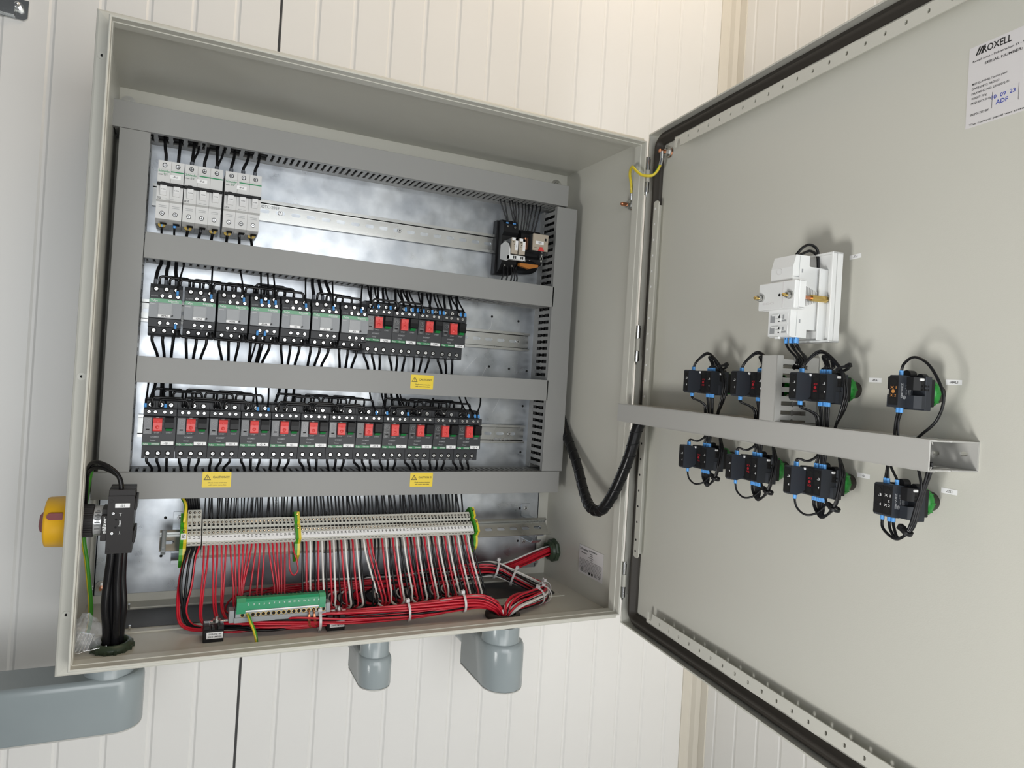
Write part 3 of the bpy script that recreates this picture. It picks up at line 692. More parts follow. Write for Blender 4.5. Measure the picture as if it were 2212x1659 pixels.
# ================================================================== contactors
CX0, CP = 51.3, 45.8
def contactor(x, label):
    z = 398.6; t = thing('contactor', (x+21.5, 232, z), label, 'contactor', 'black contactors with clear covers and green bands')
    mb = M('breaker_black', 'hole_black', 'screw_zinc', 'print_grey'); a, b = x+.2, x+43
    mb.prism([(236, z), (236, z+72), (200, z+74), (170, z+72), (166, z+66), (166, z+60), (160.5, z+59.5), (160.5, z+50.5), (158, z+50), (158, z+22.6), (160, z+22), (160, z+10.8), (166, z+10), (168, z+1), (172, z-2), (220, z-2)], 'x', a, b)
    for dx in (8, 21.6, 34.6):
        mb.cyl((x+dx, 167, z+64.6), (x+dx, 165.6, z+64.6), 4.2, 'hole_black', 14, smooth=False); screw(mb, x+dx, 165.5, z+64.6, 2.7, cup=1)
        mb.cyl((x+dx, 169, z+5.4), (x+dx, 166.2, z+5.4), 3.9, 'hole_black', 14, smooth=False); screw(mb, x+dx, 166.3, z+5.4, 2.6, cup=1)
    for dx in (16.5, 27, 37.4): screw(mb, x+dx, 160.4, z+54.6, 2.55, cup=1.3)
    for dx in (15.4, 26, 36.4): screw(mb, x+dx, 159.9, z+16.2, 2.5, cup=1.3)
    mb.text('LC1D12', (x+6.5, 160.3, z+54), 1.8, 'print_grey', w=8.6)
    for i, s in enumerate(('13 NO', '21 NC', 'A1')): mb.text(s, (x+16+10*i, 160.3, z+58.7), 1.1, 'print_grey', w=4)
    for i, s in enumerate(('14', '22', 'A2')): mb.text(s, (x+15+10*i, 159.8, z+11.8), 1.1, 'print_grey', w=2)
    mb.build('housing', t)
    mb = M('clear_cover', 'pale_green', 'print_white')
    pts = [(a+.2, z+25), (a+1.6, z+23.2), (b-1.6, z+23.2), (b-.2, z+25), (b-.2, z+44.8), (a+.2, z+44.8)]
    mb.prism(pts, 'y', 155.4, 156.2, 'clear_cover')
    mb.prism([(a+.2, z+44.8), (b-.2, z+44.8), (b-.2, z+48.6), (b-1.6, z+50.2), (a+1.6, z+50.2), (a+.2, z+48.6)], 'y', 155.3, 157.6, 'pale_green')
    mb.text('TeSys', (x+2.6, 155.0, z+47.3), 2.7, 'print_white', al='l', w=8.6); mb.text('Schneider', (x+25, 155.0, z+47.8), 2.5, 'print_white', al='l', w=14.5); mb.text('Electric', (x+29, 155.0, z+45.6), 1.2, 'print_white', al='l', w=10)
    mb.text('Control', (x+2, 155.0, z+42.4), 1.5, 'print_white', al='l', w=6.5)
    for q in (a+.2, b-1.0): mb.box(q, q+.8, 156.2, 158, z+24, z+45, 'clear_cover')
    mb.build('clear_cover', t)
    mb = M('clear_window', 'breaker_face', 'deep_black'); mb.box(x+12.6, x+30.4, 157.3, 158.1, z+27.5, z+44, 'breaker_face')
    mb.box(x+12.4, x+30.6, 154.2, 154.9, z+27, z+43.6, 'clear_window')
    for q in (x+12.4, x+29.8): mb.box(q, q+.8, 154.2, 156, z+27, z+43.6, 'clear_window')
    mb.cyl((x+31, 155.4, z+27), (x+31, 154.4, z+27), 1.5, 'deep_black', 12); mb.build('indicator_window', t)
    return t
ct = ['-KFA1', '-KFA2', '-KFA3', '-KFA4', '-K1', '-K2', '-K3']
lc = lambda i: 'black contactor with clear cover and green band, %s from the left, tagged %s' % (ORD[i], ct[i])
c0 = contactor(CX0, lc(0)); cs = [c0]
for i in range(1, 7): cs.append(copy_tree(c0, (CP*i, 0, 0), lc(i)))
for i in range(7): name_tag_on(cs[i], ct[i], CX0+CP*i+20.6, 424.6, y=154.6, wd=16.5, h=3.8)
# ================================================================== interface relays
t = thing('relay_socket', (637, 239, 556), 'black twin relay socket with white lever on the right end of the top rail', 'relay socket')
mb = M('unit_black', 'hole_black', 'nut_steel')
mb.prism([(239, 556), (239, 655), (212, 653), (204, 645), (202, 630), (208, 624), (208, 588), (204, 584), (204, 574), (214, 562), (224, 556)], 'x', 622, 652)
for x in (629.5, 644.5):
    for z, y in ((640, 203), (570, 207)): mb.cyl((x, y+1.5, z), (x, y-1.2, z), 3.0, 'hole_black', 12); screw(mb, x, y-1, z, 1.8, cup=1.0, m='nut_steel')
    for dz in (0, 4):
        for dx in (-3, 0, 3): mb.box(x+dx-1, x+dx+1, 203.6, 204.4, 628+dz, 630+dz, 'hole_black')
mb.box(619, 623, 226, 239, 556, 654); mb.build('socket_body', t)
mb = M('thermostat_white', 'hole_black')
mb.prism([(208, 606), (190, 610), (178, 604), (172, 594), (171, 585), (171, 576.5), (183, 574), (208, 580)], 'x', 620.3, 622); mb.box(620.3, 652, 170.5, 180, 575.5, 583.5, 0, .8)
for x in (629, 632.6, 643.5, 647): mb.box(x-1, x+1, 170.3, 170.5, 577, 582, 'hole_black')
mb.build('retaining_lever', t)
for k, x in enumerate((623.4, 638.2)):
    q = thing('interface_relay', (x+6.3, 207, 585.5), ('left' if k == 0 else 'right')+' one of the two slim beige plug-in relays on the black socket', 'relay', 'slim beige relays')
    mb = M('relay_beige', 'tag_white', 'hole_black', 'print_grey', 'print_black'); mb.box(x, x+12.4, 170, 176, 585.5, 614, 0, .6)
    mb.box(x+7, x+12.2, 169.6, 170.2, 592, 613.6, 'tag_white'); mb.box(x+.2, x+12.2, 169.6, 170.2, 609, 613.6, 'tag_white')
    mb.cyl((x+3.4, 169.9, 606.4), (x+3.4, 169.7, 606.4), 1.1, 'hole_black', 10); mb.box(x+4, x+6, 169.7, 170, 601.6, 603, 'hole_black'); mb.text('omron', (x+4, 169.8, 599), 1.1, 'print_black', w=5)
    mb.text('KA%d' % (k+1), (x+9.4, 169.5, 600), 1.6, 'print_black', (0, 0, 1), (-1, 0, 0), w=5); mb.build('front_face', q)
    mb = M('dial_cover'); mb.box(x+.2, x+12.2, 176, 207, 586, 613.5, 0, .6); tag(mb.build('clear_case', q), 'smoky clear relay case', None)
t = thing('relay_socket', (680, 239, 572), 'round-bottomed black relay base beside the twin relay socket', 'relay socket')
mb = M('unit_black', 'hole_black', 'relay_orange', 'screw_zinc')
mb.prism([(239, 576), (239, 640), (212, 640), (206, 632), (206, 592), (200, 586), (200, 578), (222, 572)], 'x', 660, 702)
mb.lathe([(0.01, 0), (16, 0), (19, 3), (19, 12), (0.01, 12)], (678, 214, 578), (0, -.3, -1), 'unit_black', 24)
mb.prism([(652, 570), (672, 566), (690, 571), (690, 575), (652, 575)], 'y', 190, 198, 'relay_orange')
for x in (667, 677): screw(mb, x, 199.9, 582, 2.3)
mb.cyl((698, 200, 588), (698, 194, 588), 2.6, 'screw_zinc', 12); mb.box(696.5, 699.5, 194, 200, 582, 596, 'screw_zinc'); mb.build('socket_body', t)
t = thing('plug_in_relay', (680, 206, 596), 'large square beige plug-in relay with red lever and white tag', 'relay')
mb = M('relay_beige', 'tag_white', 'hole_black', 'print_black'); mb.box(664.6, 695.8, 168, 172, 596.5, 626.6, 0, .8)
mb.box(670, 686, 167.5, 168.2, 608, 613.6, 'tag_white'); mb.text('-ASV1', (678, 167.3, 610.8), 2.2, 'print_black'); mb.box(688.5, 691.5, 167.8, 168, 615, 619.6, 'hole_black'); mb.text('omron', (670, 167.8, 602), 1.4, 'print_black', w=5); mb.build('front_face', t)
mb = M('dial_cover', 'copper'); mb.box(664.8, 695.6, 172, 206, 597, 626, 0, .6); mb.cyl((663.4, 196, 600), (663.4, 196, 622), 4, 'copper', 12); mb.build('clear_case', t)
mb = M('button_red'); mb.prism([(675.4, 596), (686.4, 596), (686.4, 598), (683.4, 599.5), (683.4, 603), (677.6, 603), (677.6, 599.5), (675.4, 598)], 'y', 165.5, 168); tag(mb.build('test_lever', t), 'red lever', None)
# ================================================================== tilted terminal rail
RY, RZ = 188.0, 93.0
CA, SA = 0.743, 0.669
def tf(x, u, h): return (x, RY+u*SA-h*CA, RZ+u*CA+h*SA)
UV = Vector((0, SA, CA)); HV = Vector((0, -CA, SA))
def tilt_mb(mb):
    """vertices given as (x, u, h) -> world"""
    mb.v = [tf(*p) for p in mb.v]; return mb
din('steel DIN rail on angled brackets carrying the beige terminal strip', 84, 742, RZ, yb=RY+3, first=12.5, tilt=((RY+3, RZ), -0.733))
t = thing('rail_end_cap', (90, RY, RZ-20), 'small grey end stop on the left end of the terminal rail', 'rail end stop')
mb = M('busbar_grey'); mb.box(86.5, 93, -17.5, 17.5, -2, 9, 0, .6); mb.box(87.2, 92, -14, 14, 9, 13, 0, .6); tilt_mb(mb).build('end_stop', t)
for x, w_ in ((716, 'right'), (332, 'middle'), (104, 'left')):
    t = thing('rail_bracket', (x, 239, RZ-45), 'bent steel bracket holding the %s part of the angled terminal rail' % w_, 'bracket', 'angled steel rail brackets')
    mb = M('galvanised_steel', 'screw_zinc')
    mb.box(x-3, x+15, 238.4, 239.8, 104, 128, 0, .2); mb.box(x-3, x+15, 238.4, 239.8, 46, 66, 0, .2)
    mb.prism([(239.8, 104), (239.8, 105.4), (205, 105.4), (182, 82), (182, 80), (206, 104)], 'x', x-3, x+15)
    mb.prism([(239.8, 66), (239.8, 64.6), (196, 64.6), (190, 70), (191, 71.5), (197, 66)], 'x', x-3, x+15)
    mb.build('bracket_plate', t)
    for z in (119, 56): q = M('screw_zinc', 'hole_black'); screw(q, x+6.5, 238.3, z, 3.6, cup=1.0); q.build('bracket_screw', t)
def terminal(x, w_, label, tall=False, group='beige rail terminals with printed numbers'):
    t = thing('rail_terminal', (x+w_/2, RY, RZ-20), label, 'terminal', group)
    mb = M('terminal_beige', 'hole_black', 'nut_steel'); a, b = x+.12, x+w_-.12; top = 35 if tall else 19
    pts = [(-25, -3), (top+4, -3), (top+5, 14), (top+.5, 33), (7.8, 33.4), (5.5, 29), (2.2, 29), (.5, 33.6), (-6.8, 33.8), (-7, 33), (-17.3, 33), (-18, 34), (-21, 33.5), (-21.6, 30), (-17, 22), (-22, 10), (-25, 6)]
    k = M('terminal_beige'); k.prism(pts, 'x', a, b); mb.v, mb.f, mb.mi, mb.sm = k.v, k.f, k.mi, k.sm
    cx = x+w_/2
    for u in ((30.5, 23.5) if tall else ())+(13.5, -2.8): mb.cyl((cx, u, 33.5), (cx, u, 34.0), min(1.9, w_*.31), 'hole_black', 10, smooth=False); mb.cyl((cx+.3, u-.3, 33.9), (cx+.3, u-.3, 34.2), min(1.9, w_*.31)*.62, 'nut_steel', 8, smooth=False)
    mb.box(cx-w_*.26, cx+w_*.26, 7.9, 10.6, 33.3, 33.7, 'hole_black'); mb.box(cx-w_*.3, cx+w_*.36, 2.2, 5.5, 29, 29.6, 'hole_black')
    mb.box(cx-w_*.32, cx+w_*.30, -20.4, -19.7, 33.6, 33.95, 'hole_black')
    tilt_mb(mb).build('terminal_body', t); return t
def marker(parent, x, w_, text, first=False):
    mb = M('tag_white', 'print_black'); mb.box(x+.02, x+w_-.02, -16.9, -7.6, 33, 34.3, 'tag_white')
    if text:
        k = M('print_black'); k.text(text, (x+w_/2, -10.6 if len(text) < 3 else -11, 34.5), 3.0, 0, (0, 1, 0), (-1, 0, 0), w=.55 if text == '1' else 3.1*len(text)*.62+.3)
        mb.add(k.v, k.f, 'print_black')
    tilt_mb(mb).build('number_marker', parent)
TX = {}
TP = 6.07
ls = []
for i in range(3):
    lb = 'tall beige terminal marked L1, %s of three at the left end of the strip' % ('left', 'middle', 'right')[i]
    ls.append(terminal(120.4, 6.4, lb, True, 'tall beige terminals marked L1') if i == 0 else copy_tree(ls[0], (6.4*i, 0, 0), lb)); TX['L%d' % i] = 120.4+6.4*i+3.2
for i in range(3): marker(ls[i], 120.4+6.4*i, 6.4, 'L1')
ts = []
for i in range(70):
    x = 141.3+TP*i if i < 22 else 283.2+TP*(i-22)
    lb = 'beige rail terminal numbered %d on the angled terminal strip' % (i+1)
    ts.append(terminal(x, TP, lb) if i == 0 else copy_tree(ts[0], (x-141.3, 0, 0), lb)); TX[i+1] = x+TP/2
for i in range(70): marker(ts[i], TX[i+1]-TP/2, TP, str(i+1))
def pe(x, w_, label, tall=0, text=None):
    t = thing('earth_terminal', (x+w_/2, RY, RZ-25), label, 'earth terminal', 'green and yellow earth terminals')
    for m_, a, b in (('wire_green', x, x+w_*.52), ('wire_yellow', x+w_*.52, x+w_)):
        mb = M(m_, 'hole_black', 'brass'); top = 22+tall
        k = M(m_); k.prism([(-38, -3), (-36, 14), (-30, 20), (-22, 24), (-20, 37), (2, 38), (4, 33), (8, 33), (10, 37.5), (top, 37), (top+4, 30), (top+5, -3)], 'x', a, b); mb.v, mb.f, mb.mi, mb.sm = k.v, k.f, k.mi, k.sm
        if m_ == 'wire_yellow':
            for u in (top-5, -2): mb.cyl((a+.2, u, 37.2), (a+.2, u, 38.0), 2.0, 'hole_black', 12, smooth=False); mb.cyl((a+.2, u, 37.9), (a+.2, u, 38.2), 1.3, 'brass', 8)
        tag(tilt_mb(mb).build('green_half' if m_ == 'wire_green' else 'yellow_half', t), None, None)
    if text:
        mb = M('tag_white', 'print_black'); mb.box(x+1, x+w_-.5, -15, -5.5, 36.5, 38.3, 'tag_white')
        k = M('print_black'); k.text(text, (x+w_/2, -10, 38.5), 3.2, 0, (0, 1, 0), (-1, 0, 0), w=5); mb.add(k.v, k.f, 'print_black'); tilt_mb(mb).build('number_marker', t)
    return t
pe(111, 9.0, 'green and yellow earth terminal marked PE at the left end of the strip', 6, 'PE')
pe(274.9, 8.2, 'green and yellow earth terminal between terminals 22 and 23', 4)
pe(576.5, 7.6, 'green and yellow earth terminal closing the right end of the strip', 4)
# ================================================================== wires
def wire(name, label, category, group, pts, r, m='wire_black', fer=(), n=7, sm=5, frame=None, m2=None, twist=0.0):
    mb = M(m, frame=frame)
    if m2: mb.tube(pts, r, m, max(n, 10), sm, m2=m2, twist=twist)
    else: mb.tube(pts, r, m, n, sm)
    o = tag(mb.build(name), label, category, group)
    for p0, p1, fr, fm in fer:
        q = M(fm, frame=frame); q.cyl(p0, p1, fr, fm, 8); tag(q.build('ferrule', o), {'ferrule_blue': 'blue ferrule', 'ferrule_grey': 'grey ferrule', 'ferrule_orange': 'orange ferrule'}[fm], None)
    return o
rnd = random.Random(11)
# --- lower row: three wires under every breaker down into the bottom duct
B3 = [(67.5, 77.7, 87.1), (107, 117.3, 127.3), (147.1, 156.7, 167.7), (198.5, 207.3, 217.4), (237.2, 248.8, 259.9), (289.7, 299.6, 309.5), (329.5, 339.7, 351.4), (381.8, 390.8, 401.4), (420.6, 429.8, 440.7), (470.7, 480.3, 490), (507.8, 518.5, 529.2), (557.8, 568.8, 579.9)]
W3 = ('left', 'middle', 'right')
for i, tr in enumerate(B3):
    for k, xe in enumerate(tr):
        xs = QX0+QP*i+(8, 21.7, 34.8)[k]-1
        wire('power_wire', 'black wire from the %s bottom screw of breaker %s to the bottom duct' % (W3[k], tags[i]), 'wire', 'black wires under the lower breakers',
             [(xs, 188, 224), (xs, 188, 214), ((xs*.55+xe*.45), 193, 208.5), (xe, 202, 200.5), (xe, 204, 186)], 2.1)
# --- middle row bottoms
B2 = [(65.5, 74.6, 84), (105.3, 114.7, 125.1), (155.4, 165.1, 174.7), (195.5, 206.2, 215.4), (246, 255.1, 266), (286.3, 297.1, 308.2), (338.3, 348.1, 357.9)]
for i, tr in enumerate(B2):
    for k, xe in enumerate(tr):
        xs = CX0+CP*i+(6, 20, 34)[k]
        fer = [((xs, 186, 399), (xs, 186, 393), 2.3, 'ferrule_grey')] if i == 0 else []
        wire('power_wire', 'black wire from the %s bottom screw of contactor %s to the middle duct' % (W3[k], ct[i]), 'wire', 'black wires under the contactors',
             [(xs, 186, 402), (xs, 186, 390), ((xs+xe)/2, 194, 379), (xe, 203, 367), (xe, 206, 352)], 2.2, fer=fer)
B2b = [(386.4, 397.2, 406), (427.3, 435.2, 445.9), (465.6, 476.2, 487.8), (518.2, 526.9, 537.2)]
for i, tr in enumerate(B2b):
    for k, xe in enumerate(tr):
        xs = G2X+G2P*i+(7, 20.7, 33.8)[k]
        wire('power_wire', 'black wire from the %s bottom screw of breaker -QFA%d to the middle duct' % (W3[k], i+1), 'wire', 'black wires under the middle row breakers',
             [(xs, 188, 396), (xs, 188, 388), ((xs+xe)/2, 194, 379), (xe, 203, 367), (xe, 206, 352)], 2.1)
# --- thin control wires with blue ferrules under / over the contactors
for i in (0, 3):
    for k in range(1 if i == 0 else 2):
        xs = CX0+CP*i+(36 if i == 0 else 12+11*k); xe = xs-3+k
        wire('control_wire', 'thin black control wire with blue ferrule below contactor %s, %s one' % (ct[i], 'left' if k == 0 else 'right'), 'wire', 'thin control wires with blue ferrules',
             [(xs, 159, 412), (xs, 163, 402), (xs-1, 178, 388), (xe, 204, 368), (xe, 206, 355)], 1.4, fer=[((xs, 157.8, 414.5), (xs, 160, 408), 1.9, 'ferrule_blue')])
T2 = [(0, 36.2, 93.6), (1, 35.8, 133.9), (2, 35.8, 174.8), (3, 15, 205.3), (3, 26, 215.8), (3, 36, 224.7), (4, 35.8, 274.6), (5, 33, 318.1), (6, 32, 367.9)]
for j, (i, dx, xe) in enumerate(T2):
    xs = CX0+CP*i+dx
    wire('control_wire', 'thin black control wire with blue ferrule dropping onto contactor %s, slot %d' % (ct[i], j+1) if i != 3 else 'thin black control wire with blue ferrule dropping onto contactor -KFA4, %s of three' % W3[j-3], 'wire', 'thin control wires with blue ferrules',
         [(xe, 206, 520), (xe, 203, 505), ((xe*.6+xs*.4), 190, 492), (xs, 166, 468), (xs, 160, 458)], 1.4, fer=[((xs, 161, 461.5), (xs, 159, 455.5), 1.9, 'ferrule_blue')])
# --- thick feeders into the first and the sixth contactor
for g, (i, xes) in enumerate(((0, (62.7, 72.7, 83.2)), (5, (285.4, 295.5, 306.5)))):
    for k in range(3):
        xs = CX0+CP*i+(6, 20, 34)[k]
        wire('feeder_wire', 'thick black feeder wire into the %s top screw of contactor %s' % (W3[k], ct[i]), 'wire', 'thick black feeder wires',
             [(xes[k], 206, 522), (xes[k], 203, 506), ((xes[k]+xs)/2-1, 195, 493), (xs, 188, 478), (xs, 186, 468)], 2.7, fer=[((xs, 186.5, 479), (xs, 186, 471.5), 2.6, 'ferrule_grey')])
# --- jumper loops
def jumper(xa, xb, ztop, zend, y, r, label, group, ferr=False, dy=8):
    c = 3.2
    pts = [(xa, y+dy, zend), (xa, y+1, ztop-9), (xa+.3, y, ztop-3), (xa+c, y, ztop), (xa+c+6, y, ztop+.2), (xb-c-6, y, ztop-.1), (xb-c, y, ztop-.4), (xb-.3, y, ztop-3.5), (xb, y+1, ztop-9.5), (xb, y+dy, zend)]
    return wire('jumper_wire', label, 'jumper wire', group, pts, r, 'wire_black', n=7, sm=3)
for i in (0, 1, 2, 3, 5):
    for k in range(3):
        jumper(CX0+CP*i+(11, 25, 39)[k], CX0+CP*(i+1)+(6, 20, 34)[k], 483.5-1.8*k-.2*i, 466, 184-4*k, 1.9, 'black jumper loop joining the %s top screws of contactors %s and %s' % (W3[k], ct[i], ct[i+1]), 'black jumper loops over the contactors')
for i in (3,):
    for k in range(2): jumper(CX0+CP*i+9+13*k, CX0+CP*(i+1)+8+13*k, 487-2*k, 466, 190, 1.9, 'black jumper loop behind contactors -KFA4 and -K1, %s' % ('outer one' if k == 0 else 'inner one'), 'black jumper loops over the contactors')
for i in range(6):
    xa, xb = CX0+CP*i+41.2, CX0+CP*(i+1)+35.5
    pts = [(xa, 178, 409), (xa-.5, 165, 405.5), (xa+1.2, 160, 399.5), (xa+6, 159, 397.6), ((xa+xb)/2, 159, 396.8), (xb-5, 159, 396.3), (xb-.8, 160, 398.6), (xb, 163, 404), (xb-.4, 176, 408)]
    wire('jumper_wire', 'black jumper loop hanging under contactor %s' % ct[i+1], 'jumper wire', 'black jumper loops under the contactors', pts, 1.8, n=7, sm=3)
for i in (0, 1):
    xa, xb = G2X+G2P*i+6.5, G2X+G2P*(i+1)+4
    jumper(xa, xb, 478.2, 462, 152, 1.8, 'black jumper loop over the breakers tagged -QFA%d and -QFA%d' % (i+1, i+2), 'black jumper loops over the middle row breakers', dy=9)
for g in range(3):
    for i in range(3):
        q = g*4+i
        for k in range(3):
            x = QX0+QP*q
            jumper(x+(8, 21.7, 35)[k]+2.4, x+QP+(8, 21.7, 35)[k]-2.2, 319.5-1.6*k+(.5 if i % 2 else 0), 300, 196-4*k, 1.75, 'rear black jumper joining the %s top screws of breakers %s and %s' % (W3[k], tags[q], tags[q+1]), 'rear jumper loops over the lower breakers')
        x = QX0+QP*q
        for k, (da, db) in enumerate(((10, 7), (20, 14))):
            jumper(x+da, x+QP+db, 308.6-2.8*k+(.8 if i % 2 else 0), 296, 163-3*k, 1.75, 'black jumper loop at the front joining breakers %s and %s, %s one' % (tags[q], tags[q+1], ('outer', 'inner')[k]), 'front jumper loops over the lower breakers', dy=10)
# --- top feeds of the lower row coming out of the middle duct
T3 = [(55.5, 55, 1), (65.1, 60.5, 0), (73.6, 74, 0), (75.9, 81, 1), (85.7, 87, 0), (208.1, 208.5, 1), (227.9, 224, 1), (244.7, 237, 0), (255.1, 251, 0), (267, 263.5, 0), (391.8, 393, 1), (412.4, 411, 1), (419, 415, 0), (429.1, 429, 0), (439.2, 443, 0), (444.8, 447, 1), (554.9, 556, 1), (565.9, 568, 1), (596.1, 591, 1)]
for j, (xe, xs, fb) in enumerate(T3):
    a = min(11, max(0, int((xs-QX0)/QP)))
    if fb:
        if xs > 580: xs = 575
        pts = [(xe, 206, 345), (xe, 203, 328), (xe*.7+xs*.3, 190, 315), (xs, 168, 301), (xs, 160, 297)]
        fer = [((xs, 161.5, 299.5), (xs, 159.6, 294.5), 1.9, 'ferrule_blue')]; r = 1.45
    else:
        pts = [(xe, 206, 345), (xe, 203, 328), (xe*.6+xs*.4, 196, 317), (xs, 190, 305), (xs, 188, 297)]; fer = [((xs, 189, 306), (xs, 188, 300), 2.4, 'ferrule_grey')]; r = 2.3
    wire('feeder_wire' if not fb else 'control_wire', '%s black wire, %s of those from the middle duct to the lower breakers' % ('thin blue-ferruled' if fb else 'thick', (ORD+['thirteenth', 'fourteenth', 'fifteenth', 'sixteenth', 'seventeenth', 'eighteenth', 'nineteenth'])[j] ), 'wire', 'black wires between the middle duct and the lower breakers', pts, r, fer=fer)
# --- many wires onto the middle row motor breakers
T2b = [(378, 375.5, 1), (382.3, 380, 0), (389.5, 386, 1), (394.6, 393, 0), (403.4, 402, 0), (408.5, 406, 1), (425.5, 423, 0), (429.9, 432, 1), (435.2, 437, 0), (439.7, 444, 1), (445, 448, 0), (450.3, 452.6, 1), (467, 463, 1), (473.9, 470, 0), (482.3, 478.5, 1), (489.3, 484, 0), (495.6, 492, 1), (501.8, 499, 1), (513.6, 512, 0), (523.9, 524, 0), (527.8, 530, 1), (537.4, 535, 0), (539.8, 538.6, 1)]
NUM = ORD+['thirteenth', 'fourteenth', 'fifteenth', 'sixteenth', 'seventeenth', 'eighteenth', 'nineteenth', 'twentieth', 'twenty-first', 'twenty-second', 'twenty-third', 'twenty-fourth']
for j, (xe, xs, fb) in enumerate(T2b):
    if fb: pts = [(xe, 206, 515), (xe, 203, 501), (xe*.6+xs*.4, 190, 489), (xs, 166, 473), (xs, 160, 467)]; fer = [((xs, 161.5, 470.8), (xs, 159.6, 465), 1.9, 'ferrule_blue')]; r = 1.45
    else: pts = [(xe, 206, 515), (xe, 203, 501), (xe*.6+xs*.4, 197, 490), (xs, 190, 480), (xs, 188, 470)]; fer = []; r = 2.1
    wire('control_wire' if fb else 'feeder_wire', 'black %swire, %s from the left above the four middle row breakers' % ('blue-ferruled ' if fb else '', NUM[j]), 'wire', 'black wires above the middle row breakers', pts, r, fer=fer)
# --- top row
MC = [(60.5, 57.2), (77.6, 78.1), (96, 97.5), (113.3, 117.3), (130.6, 130.4), (151.3, 155.7), (168.6, 176.3), (185.8, 192.2)]
MCN = ['-Fu1', '-Fu1', '-Fu2', '-Fu2', '-Fu2', '-Fu3', '-Fu3', '-Fu3']
WH = ['left', 'right', 'left', 'middle', 'right', 'left', 'middle', 'right']
XB = [60.6, 77.7, 93.6, 110.4, 128.8, 150.9, 170.6, 189.8]
for j, (xs, xe) in enumerate(MC):
    f = [((xs, 190, 657), (xs, 190, 649.5), 3.0, 'ferrule_grey')] if j not in (0, 1, 3) else []
    wire('feeder_wire', 'thick black wire from the top duct into the %s pole of breaker %s' % (WH[j], MCN[j]), 'wire', 'black wires above the white breakers', [(xs, 190, 646), (xs, 190, 660), (xs*.4+xe*.6, 196, 672), (xe, 206, 688), (xe, 210, 705)], 2.3, fer=f)
    wire('power_wire', 'black wire from the bottom of the %s pole of breaker %s down to the duct' % (WH[j], MCN[j]), 'wire', 'black wires under the white breakers', [(xs, 190, 566), (xs, 190, 556), ((xs+XB[j])/2, 195, 549), (XB[j], 204, 538), (XB[j], 206, 528)], 2.2 if j > 1 else 1.6, fer=[((xs, 190, 562), (xs, 190, 556.4), 2.4, 'ferrule_blue' if j < 2 else 'ferrule_grey')])
for j in (2, 4):
    xs = MC[j][0]
    wire('feeder_wire', 'second thinner black wire into the %s pole of breaker -Fu2' % WH[j], 'wire', 'black wires above the white breakers', [(xs+1, 190, 652), (xs+2.5, 192, 662), (xs+7, 200, 676), (xs+9, 208, 690)], 1.7)
RL = [(613, 629), (622, 631), (632, 643), (638, 646), (643, 650), (650, 654), (658, 662), (665, 667), (672, 672), (680, 676), (688, 684), (697, 690)]
for j, (xe, xs) in enumerate(RL):
    zt = 646 if j < 4 else 634; y = 206 if j < 4 else 212
    wire('control_wire', 'thin black wire, %s from the left dropping from the top duct onto the relays' % NUM[j], 'wire', 'thin black wires above the relays', [(xe, 210, 700), (xe, 206, 686), (xe*.5+xs*.5, 206, 668), (xs, y, zt+4), (xs, y, zt-4)], 1.3, fer=[((xs, y, zt+2), (xs, y, zt-3), 1.6, 'ferrule_blue')])
for j, x in enumerate((627, 635, 643, 648, 652)):
    wire('control_wire', 'thin black wire, %s from the left hanging under the twin relay socket' % NUM[j], 'wire', 'thin black wires under the relays', [(x, 206, 568), (x+1, 204, 557), (x+(j-1)*1.2, 204, 548), (x-4+j*1.5, 206, 535), (x-5+j*1.5, 208, 520)], 1.5)
# --- black wires between the bottom duct and the terminals
for i in range(1, 71):
    x = TX[i]; lean = (2.5 if i > 22 else 0)+rnd.uniform(-3.0, 3.0); r = 1.0 if i <= 22 else 1.6
    top = tf(x, 24, 12); xe = x-lean
    wire('control_wire' if i <= 22 else 'power_wire', 'black wire rising from the top of terminal %d into the bottom duct' % i, 'wire', 'black wires above the terminal strip',
         [tf(x, 12, 14), top, (x-lean*.3, top[1]+2, top[2]+12), (xe, 206, 158), (xe, 208, 175)], r, n=6, sm=4)
    if i <= 22 and i % 2 == 0:
        wire('control_wire', 'second thin black wire rising from the top of terminal %d' % i, 'wire', 'black wires above the terminal strip', [tf(x+1, 12, 14), (x+1, top[1], top[2]), (x+2.2, top[1]+2, top[2]+12), (x+3.2-lean*.3, 206, 158), (x+3.2-lean*.3, 208, 175)], 1.2, n=6, sm=4)
for i in range(3):
    x = TX['L%d' % i]; top = tf(x, 38, 12)
    for k in (0, 1):
        wire('feeder_wire', 'thick black wire, %s behind the %s tall L1 terminal' % ('left one' if k == 0 else 'right one', W3[i]), 'wire', 'thick black wires behind the L1 terminals', [(x-1.5+3*k, top[1]-4, top[2]-8), (x-1.5+3*k, top[1], top[2]), (x-6+3*k, 200, 157), (x-7+3*k, 206, 175)], 2.3, n=7, sm=4)
wire('earth_wire', 'green and yellow earth wire curving down to the PE terminal', 'wire', None, [(109, 206, 175), (111, 192, 161), (116.5, 176, 151), (116.2, 168, 137), (115.5, 166, 128)], 2.5, 'wire_green', m2='wire_yellow', n=12)
